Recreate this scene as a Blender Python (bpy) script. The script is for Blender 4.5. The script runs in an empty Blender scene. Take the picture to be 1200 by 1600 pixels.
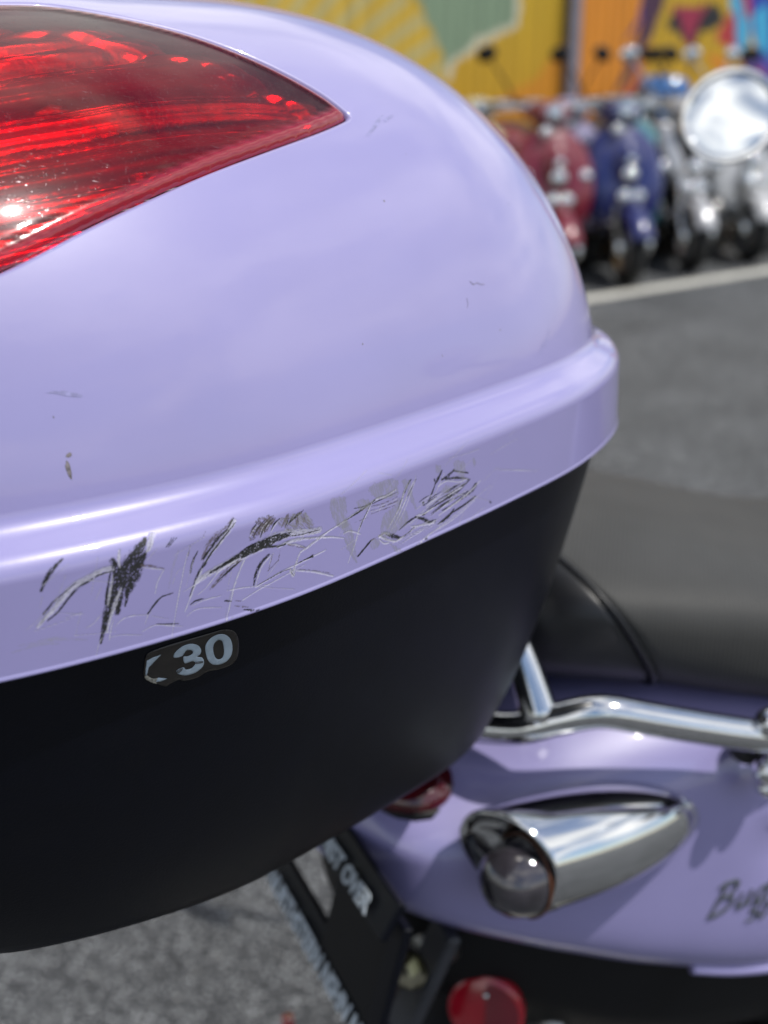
import bpy, math, random
import numpy as np
from mathutils import Vector, Matrix, geometry, noise as mnoise

# ------------------------------------------------------------------ camera, light, exposure
SC = bpy.context.scene
R_ = math.radians
CAM_H = 1.25
PITCH = math.atan2(710, 1900)
cam_d = bpy.data.cameras.new('camera')
cam = bpy.data.objects.new('camera', cam_d); SC.collection.objects.link(cam)
cam.location = (0, 0, CAM_H)
cam.rotation_euler = (math.pi/2 - PITCH, 0, 0)
cam_d.sensor_fit = 'VERTICAL'; cam_d.sensor_height = 36.0
cam_d.lens = 36.0*1900/1600
cam_d.clip_start = 0.02; cam_d.clip_end = 900
cam_d.dof.use_dof = True
cam_d.dof.focus_distance = 0.435
cam_d.dof.aperture_fstop = cam_d.lens/5.7
cam_d.dof.aperture_blades = 0
SC.camera = cam

SUN = Vector((0.465, -0.175, 0.868)).normalized()
sun_d = bpy.data.lights.new('sun', 'SUN'); sun_d.energy = 3.8; sun_d.angle = R_(0.53)
sun_d.color = (1.0, 0.965, 0.90)
sun = bpy.data.objects.new('sun', sun_d); SC.collection.objects.link(sun)
sun.rotation_euler = SUN.to_track_quat('Z', 'Y').to_euler()
elev = math.asin(SUN.z); azim = math.atan2(SUN.x, SUN.y)

W = bpy.data.worlds.new('World'); SC.world = W; W.use_nodes = True
wn = W.node_tree; wn.nodes.clear()
def wnode(t, **k):
    n = wn.nodes.new(t)
    for a, b in k.items(): setattr(n, a, b)
    return n
sky = wnode('ShaderNodeTexSky', sky_type='NISHITA', sun_disc=False, sun_elevation=elev, sun_rotation=azim, air_density=1.0, dust_density=0.6, ozone_density=1.3)
tc = wnode('ShaderNodeTexCoord')
mp = wnode('ShaderNodeMapping'); mp.inputs['Scale'].default_value = (1.0, 1.0, 2.2); mp.inputs['Location'].default_value = (3.1, 0.7, 0.4)
cn = wnode('ShaderNodeTexNoise'); cn.inputs['Scale'].default_value = 1.7; cn.inputs['Detail'].default_value = 7; cn.inputs['Roughness'].default_value = 0.56; cn.inputs['Distortion'].default_value = 0.35
cr = wnode('ShaderNodeValToRGB'); cr.color_ramp.elements[0].position = 0.44; cr.color_ramp.elements[1].position = 0.585
sh = wnode('ShaderNodeTexNoise'); sh.inputs['Scale'].default_value = 3.5; sh.inputs['Detail'].default_value = 5
cc = wnode('ShaderNodeValToRGB')
cc.color_ramp.elements[0].position = 0.35; cc.color_ramp.elements[0].color = (5.6, 6.0, 6.8, 1)
cc.color_ramp.elements[1].position = 0.62; cc.color_ramp.elements[1].color = (12.0, 11.9, 11.7, 1)
mx = wnode('ShaderNodeMix', data_type='RGBA')
bg = wnode('ShaderNodeBackground'); bg.inputs['Strength'].default_value = 0.122
wo = wnode('ShaderNodeOutputWorld')
l = wn.links.new
l(tc.outputs['Generated'], mp.inputs['Vector']); l(mp.outputs[0], cn.inputs['Vector']); l(mp.outputs[0], sh.inputs['Vector'])
l(cn.outputs['Fac'], cr.inputs['Fac']); l(sh.outputs['Fac'], cc.inputs['Fac'])
sx = wnode('ShaderNodeSeparateXYZ'); l(tc.outputs['Generated'], sx.inputs[0])
up_ = wnode('ShaderNodeMapRange'); up_.inputs[1].default_value = 0.0; up_.inputs[2].default_value = 0.12; l(sx.outputs['Z'], up_.inputs[0])
um = wnode('ShaderNodeMath', operation='MULTIPLY'); l(cr.outputs['Color'], um.inputs[0]); l(up_.outputs[0], um.inputs[1]); l(um.outputs[0], mx.inputs['Factor']); l(sky.outputs[0], mx.inputs[6]); l(cc.outputs['Color'], mx.inputs[7])
l(mx.outputs[2], bg.inputs['Color']); l(bg.outputs[0], wo.inputs['Surface'])

SC.view_settings.view_transform = 'Standard'; SC.view_settings.look = 'None'
SC.view_settings.exposure = 0.0; SC.view_settings.gamma = 1.0; SC.view_settings.use_curve_mapping = False
SC.render.engine = 'CYCLES'
SC.cycles.use_denoising = True
SC.cycles.max_bounces = 10; SC.cycles.transparent_max_bounces = 16
SC.cycles.sample_clamp_indirect = 6.0
SC.cycles.caustics_reflective = False; SC.cycles.caustics_refractive = False

# ------------------------------------------------------------------ materials
MATS = {}
def mat(name, col, rough=0.5, metal=0.0, coat=0.0, coat_rough=0.03, spec=0.5, noise=None, bump=None, trans=0, rvar=None, dirt=None):
    """noise=(scale, amount) colour variation; bump=(scale, distance); rvar=(scale, amount) roughness variation; dirt=(scale, colour, amount)"""
    if name in MATS: return MATS[name]
    m = bpy.data.materials.new(name); m.use_nodes = True; MATS[name] = m
    nt = m.node_tree; b = nt.nodes['Principled BSDF']
    b.inputs['Base Color'].default_value = (*col, 1); b.inputs['Roughness'].default_value = rough
    b.inputs['Metallic'].default_value = metal; b.inputs['Coat Weight'].default_value = coat
    b.inputs['Coat Roughness'].default_value = coat_rough; b.inputs['Specular IOR Level'].default_value = spec
    b.inputs['Transmission Weight'].default_value = trans
    t = nt.nodes.new('ShaderNodeTexCoord')
    out = None
    if noise:
        n = nt.nodes.new('ShaderNodeTexNoise'); n.inputs['Scale'].default_value = noise[0]; n.inputs['Detail'].default_value = 6
        nt.links.new(t.outputs['Object'], n.inputs['Vector'])
        r = nt.nodes.new('ShaderNodeMapRange'); r.inputs[1].default_value = .3; r.inputs[2].default_value = .7
        r.inputs[3].default_value = 1-noise[1]; r.inputs[4].default_value = 1+noise[1]
        nt.links.new(n.outputs['Fac'], r.inputs[0])
        mu = nt.nodes.new('ShaderNodeMix'); mu.data_type = 'RGBA'; mu.blend_type = 'MULTIPLY'; mu.inputs['Factor'].default_value = 1
        mu.inputs[6].default_value = (*col, 1); nt.links.new(r.outputs[0], mu.inputs[7])
        out = mu.outputs[2]
    if dirt:
        n = nt.nodes.new('ShaderNodeTexNoise'); n.inputs['Scale'].default_value = dirt[0]; n.inputs['Detail'].default_value = 8; n.inputs['Roughness'].default_value = .65
        nt.links.new(t.outputs['Object'], n.inputs['Vector'])
        r = nt.nodes.new('ShaderNodeMapRange'); r.inputs[1].default_value = .55; r.inputs[2].default_value = .75; r.inputs[4].default_value = dirt[2]
        nt.links.new(n.outputs['Fac'], r.inputs[0])
        mu = nt.nodes.new('ShaderNodeMix'); mu.data_type = 'RGBA'
        if out: nt.links.new(out, mu.inputs[6])
        else: mu.inputs[6].default_value = (*col, 1)
        mu.inputs[7].default_value = (*dirt[1], 1); nt.links.new(r.outputs[0], mu.inputs['Factor']); out = mu.outputs[2]
    if out: nt.links.new(out, b.inputs['Base Color'])
    if rvar:
        n = nt.nodes.new('ShaderNodeTexNoise'); n.inputs['Scale'].default_value = rvar[0]; n.inputs['Detail'].default_value = 5
        nt.links.new(t.outputs['Object'], n.inputs['Vector'])
        r = nt.nodes.new('ShaderNodeMapRange'); r.inputs[1].default_value = .35; r.inputs[2].default_value = .7
        base = coat_rough if coat > 0 else rough
        r.inputs[3].default_value = base; r.inputs[4].default_value = base+rvar[1]
        nt.links.new(n.outputs['Fac'], r.inputs[0]); nt.links.new(r.outputs[0], b.inputs['Coat Roughness' if coat > 0 else 'Roughness'])
    if bump:
        n = nt.nodes.new('ShaderNodeTexNoise'); n.inputs['Scale'].default_value = bump[0]; n.inputs['Detail'].default_value = 4
        nt.links.new(t.outputs['Object'], n.inputs['Vector'])
        bu = nt.nodes.new('ShaderNodeBump'); bu.inputs['Distance'].default_value = bump[1]; bu.inputs['Strength'].default_value = 1
        nt.links.new(n.outputs['Fac'], bu.inputs['Height']); nt.links.new(bu.outputs[0], b.inputs['Normal'])
        if coat: nt.links.new(bu.outputs[0], b.inputs['Coat Normal'])
    return m

LAV = (0.276, 0.252, 0.482)
PAINT = mat('lavender_paint', LAV, .42, coat=.9, coat_rough=.02, noise=(14, .03), rvar=(9, .05), bump=(420, .00002))
BLACK_PL = mat('black_satin_plastic', (.0014, .0020, .0052), .36, spec=.22, noise=(60, .12), dirt=(26, (.007, .007, .009), .3), bump=(1000, .00007), rvar=(12, .08))
DARK_PL = mat('dark_plastic', (.0035, .0035, .0045), .5, spec=.25, noise=(20, .25))
RUBBER = mat('rubber', (.010, .010, .010), .75, noise=(30, .3))
CHROME = mat('chrome', (.72, .73, .74), .05, metal=1, rvar=(25, .06), noise=(30, .05))
STEEL = mat('dull_steel', (.30, .29, .27), .38, metal=1, noise=(40, .3))
ZINC = mat('zinc_bolt', (.55, .53, .40), .3, metal=1, noise=(60, .2))
VINYL = mat('seat_vinyl', (.050, .050, .049), .55, spec=.2, noise=(25, .08))
VINYL_D = mat('seat_vinyl_dark', (.008, .0085, .011), .42, noise=(25, .15), bump=(900, .00004))
RED_REFL = mat('red_reflector', (.36, .004, .016), .2, coat=.7, noise=(40, .15))
RED_DARK = mat('red_reflector_dark', (.16, .004, .015), .2, coat=1, noise=(40, .15))  # darker red half of the two-tone round reflectors
WHITE_INK = mat('pale_ink', (.50, .56, .62), .5, noise=(300, .25))
GREY_LETTER = mat('badge_grey', (.085, .095, .11), .4, noise=(200, .2))

# ------------------------------------------------------------------ mesh helpers
COL = SC.collection
def tag(o, label=None, cat=None, group=None, kind=None):
    if label: o['label'] = label
    if cat: o['category'] = cat
    if group: o['group'] = group
    if kind: o['kind'] = kind
    return o
def empty(name, loc=(0, 0, 0), rz=0):
    o = bpy.data.objects.new(name, None); COL.objects.link(o); o.location = loc; o.rotation_euler = (0, 0, rz)
    o.empty_display_size = .1
    return o
def link(name, me, m=None, parent=None, smooth=True):
    o = bpy.data.objects.new(name, me); COL.objects.link(o)
    if m is not None:
        for x in (m if isinstance(m, (list, tuple)) else [m]): me.materials.append(x)
    if parent is not None: o.parent = parent
    if smooth and len(me.polygons): me.polygons.foreach_set('use_smooth', [True]*len(me.polygons))
    return o
def mesh(V, Fc):
    me = bpy.data.meshes.new('m'); me.from_pydata([tuple(map(float, v)) for v in V], [], Fc); me.update(); return me
def quads_mesh(V, Q):
    """fast path: V (n,3) array, Q (m,4) int array"""
    me = bpy.data.meshes.new('m'); V = np.asarray(V, np.float32); Q = np.asarray(Q, np.int32)
    me.vertices.add(len(V)); me.vertices.foreach_set('co', V.ravel())
    me.loops.add(Q.size); me.loops.foreach_set('vertex_index', Q.ravel())
    me.polygons.add(len(Q)); me.polygons.foreach_set('loop_start', np.arange(0, Q.size, 4, dtype=np.int32))
    me.update(calc_edges=True); me.validate(); return me
def grid_quads(n, m, cn=False, cm=False):
    i = np.arange(n if cn else n-1)[:, None]; j = np.arange(m if cm else m-1)[None, :]
    i2 = (i+1) % n; j2 = (j+1) % m
    return np.stack([i*m+j, i2*m+j, i2*m+j2, i*m+j2], -1).reshape(-1, 4)
def join(parts):
    """parts: list of (V, faces) -> one mesh"""
    V = []; Fc = []; o = 0
    for v, f in parts:
        V += [tuple(map(float, x)) for x in v]; Fc += [tuple(int(a)+o for a in q) for q in f]; o += len(v)
    return mesh(V, Fc)
def cr_pts(P, n=8, closed=False):
    """Catmull-Rom through P"""
    P = np.asarray(P, float); N = len(P); out = []
    if N == 2: return P[0]+(P[1]-P[0])*np.linspace(0, 1, n+1)[:, None]
    g = (lambda k: P[k % N]) if closed else (lambda k: P[min(max(k, 0), N-1)])
    for i in range(N if closed else N-1):
        a, b, c, d = g(i-1), g(i), g(i+1), g(i+2)
        for t in np.linspace(0, 1, n, endpoint=False):
            out.append(.5*(2*b+(c-a)*t+(2*a-5*b+4*c-d)*t*t+(3*b-a-3*c+d)*t**3))
    if not closed: out.append(P[-1])
    return np.array(out)
def loft(st, A, B, n=28, sub=6, caps=True):
    """st rows: x,y,z, ra,rb, ex ; superellipse sections in the plane of unit vectors A,B"""
    S = cr_pts(st, sub) if sub > 1 else np.asarray(st, float)
    A = np.asarray(A, float); B = np.asarray(B, float); th = np.linspace(0, 2*np.pi, n, endpoint=False)
    c, s = np.cos(th), np.sin(th); V = []
    for r in S:
        e = r[5]; ca = np.sign(c)*abs(c)**e; sb = np.sign(s)*abs(s)**e
        V.append(r[:3]+np.outer(ca, A)*max(r[3], 1e-4)+np.outer(sb, B)*max(r[4], 1e-4))
    V = np.concatenate(V); Fq = [tuple(q) for q in grid_quads(len(S), n, False, True)]
    if caps:
        Fq.append(tuple(range(n-1, -1, -1))); k = (len(S)-1)*n; Fq.append(tuple(range(k, k+n)))
    return V, Fq
def tube(path, r, n=14, sub=6, caps=True):
    P = cr_pts(path, sub) if sub > 1 else np.asarray(path, float)
    rr = np.interp(np.linspace(0, 1, len(P)), np.linspace(0, 1, len(np.atleast_1d(r))), np.atleast_1d(r)) if np.ndim(r) else np.full(len(P), r)
    T = np.gradient(P, axis=0); T /= np.linalg.norm(T, axis=1)[:, None]+1e-12
    up = np.array([0, 0, 1.]) if abs(T[0][2]) < .9 else np.array([1., 0, 0]); V = []
    N0 = np.cross(T[0], up); N0 /= np.linalg.norm(N0)
    th = np.linspace(0, 2*np.pi, n, endpoint=False)
    for p, t, q in zip(P, T, rr):
        N0 = N0-t*np.dot(N0, t); N0 /= np.linalg.norm(N0)+1e-12; Bn = np.cross(t, N0)
        V.append(p+q*(np.outer(np.cos(th), N0)+np.outer(np.sin(th), Bn)))
    Fq = [tuple(x) for x in grid_quads(len(P), n, False, True)]
    if caps:
        Fq.append(tuple(range(n-1, -1, -1))); k = (len(P)-1)*n; Fq.append(tuple(range(k, k+n)))
    return np.concatenate(V), Fq
def lathe(prof, org, axis, n=32, closed=False):
    """prof rows (along axis, radius)"""
    a = np.asarray(axis, float); a /= np.linalg.norm(a); h = np.array([0, 0, 1.]) if abs(a[2]) < .9 else np.array([1., 0, 0])
    e1 = np.cross(a, h); e1 /= np.linalg.norm(e1); e2 = np.cross(a, e1)
    th = np.linspace(0, 2*np.pi, n, endpoint=False)
    V = [np.asarray(org, float)+a*d+max(r, 1e-5)*(np.outer(np.cos(th), e1)+np.outer(np.sin(th), e2)) for d, r in prof]
    return np.concatenate(V), [tuple(q) for q in grid_quads(len(prof), n, closed, True)]
def ellipsoid(c, r, ex=1.0, nu=28, nv=16, rot=None):
    u = np.linspace(0, 2*np.pi, nu, endpoint=False); v = np.linspace(-np.pi/2, np.pi/2, nv)
    pw = lambda x: np.sign(x)*abs(x)**ex
    cu, su, cv, sv = pw(np.cos(u)), pw(np.sin(u)), pw(np.cos(v)), pw(np.sin(v))
    V = np.stack([np.outer(cv, cu), np.outer(cv, su), np.outer(sv, np.ones(nu))], -1).reshape(-1, 3)*np.asarray(r)
    if rot is not None: V = V@np.array(rot).T
    return V+np.asarray(c), [tuple(q) for q in grid_quads(nv, nu, False, True)]
def box(c, s, rot=None, bev=.15):
    """bevelled box as a superellipsoid-free chamfer box"""
    x, y, z = np.asarray(s)/2; b = bev*min(x, y, z)*2; V = []
    for sx in (-1, 1):
        for sy in (-1, 1):
            for sz in (-1, 1):
                V += [(sx*(x-b), sy*(y-b), sz*z), (sx*(x-b), sy*y, sz*(z-b)), (sx*x, sy*(y-b), sz*(z-b))]
    V = np.array(V); idx = lambda i, j, k: ((i*2+j)*2+k)*3
    Fq = []
    for k in (0, 1): Fq.append([idx(0,0,k), idx(1,0,k), idx(1,1,k), idx(0,1,k)])
    for j in (0, 1): Fq.append([idx(0,j,0)+1, idx(1,j,0)+1, idx(1,j,1)+1, idx(0,j,1)+1])
    for i in (0, 1): Fq.append([idx(i,0,0)+2, idx(i,1,0)+2, idx(i,1,1)+2, idx(i,0,1)+2])
    for i in (0, 1):
        for j in (0, 1): Fq.append([idx(i,j,0)+1, idx(i,j,1)+1, idx(i,j,1)+2, idx(i,j,0)+2])
        for k in (0, 1): Fq.append([idx(i,0,k), idx(i,1,k), idx(i,1,k)+2, idx(i,0,k)+2])
    for j in (0, 1):
        for k in (0, 1): Fq.append([idx(0,j,k), idx(1,j,k), idx(1,j,k)+1, idx(0,j,k)+1])
    for i in (0, 1):
        for j in (0, 1):
            for k in (0, 1): q = idx(i,j,k); Fq.append([q, q+1, q+2])
    if rot is not None: V = V@np.array(rot).T
    return V+np.asarray(c), Fq
def fixn(me):
    import bmesh
    bm = bmesh.new(); bm.from_mesh(me); bmesh.ops.recalc_face_normals(bm, faces=bm.faces); bm.to_mesh(me); bm.free(); return me
def part(name, pieces, m, parent, smooth=True, fix=True, auto=None):
    me = join(pieces if isinstance(pieces, list) else [pieces])
    if fix: fixn(me)
    o = link(name, me, m, parent, smooth)
    if auto: me.set_sharp_from_angle(angle=R_(auto))
    return o
def stroke(path, w, h):
    """flat ribbon stroke with thickness in a 2D plane -> list of (a,b) outline pairs; used for lettering"""
    P = cr_pts(path, 6); T = np.gradient(P, axis=0); T /= np.linalg.norm(T, axis=1)[:, None]+1e-9
    N = np.stack([-T[:, 1], T[:, 0]], -1)
    ww = np.interp(np.linspace(0, 1, len(P)), np.linspace(0, 1, len(np.atleast_1d(w))), np.atleast_1d(w))[:, None]/2 if np.ndim(w) else w/2
    return P+N*ww, P-N*ww

# ------------------------------------------------------------------ vehicle directions (forward F, right R)
F = np.array([2028, 876.])/np.hypot(2028, 876); RT = np.array([F[1], -F[0]])
HEAD = math.atan2(F[1], F[0])
def uvz(u, v, z):
    u, v, z = np.broadcast_arrays(np.asarray(u, float), np.asarray(v, float), np.asarray(z, float))
    return np.stack([F[0]*u+RT[0]*v, F[1]*u+RT[1]*v, z], -1)

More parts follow.
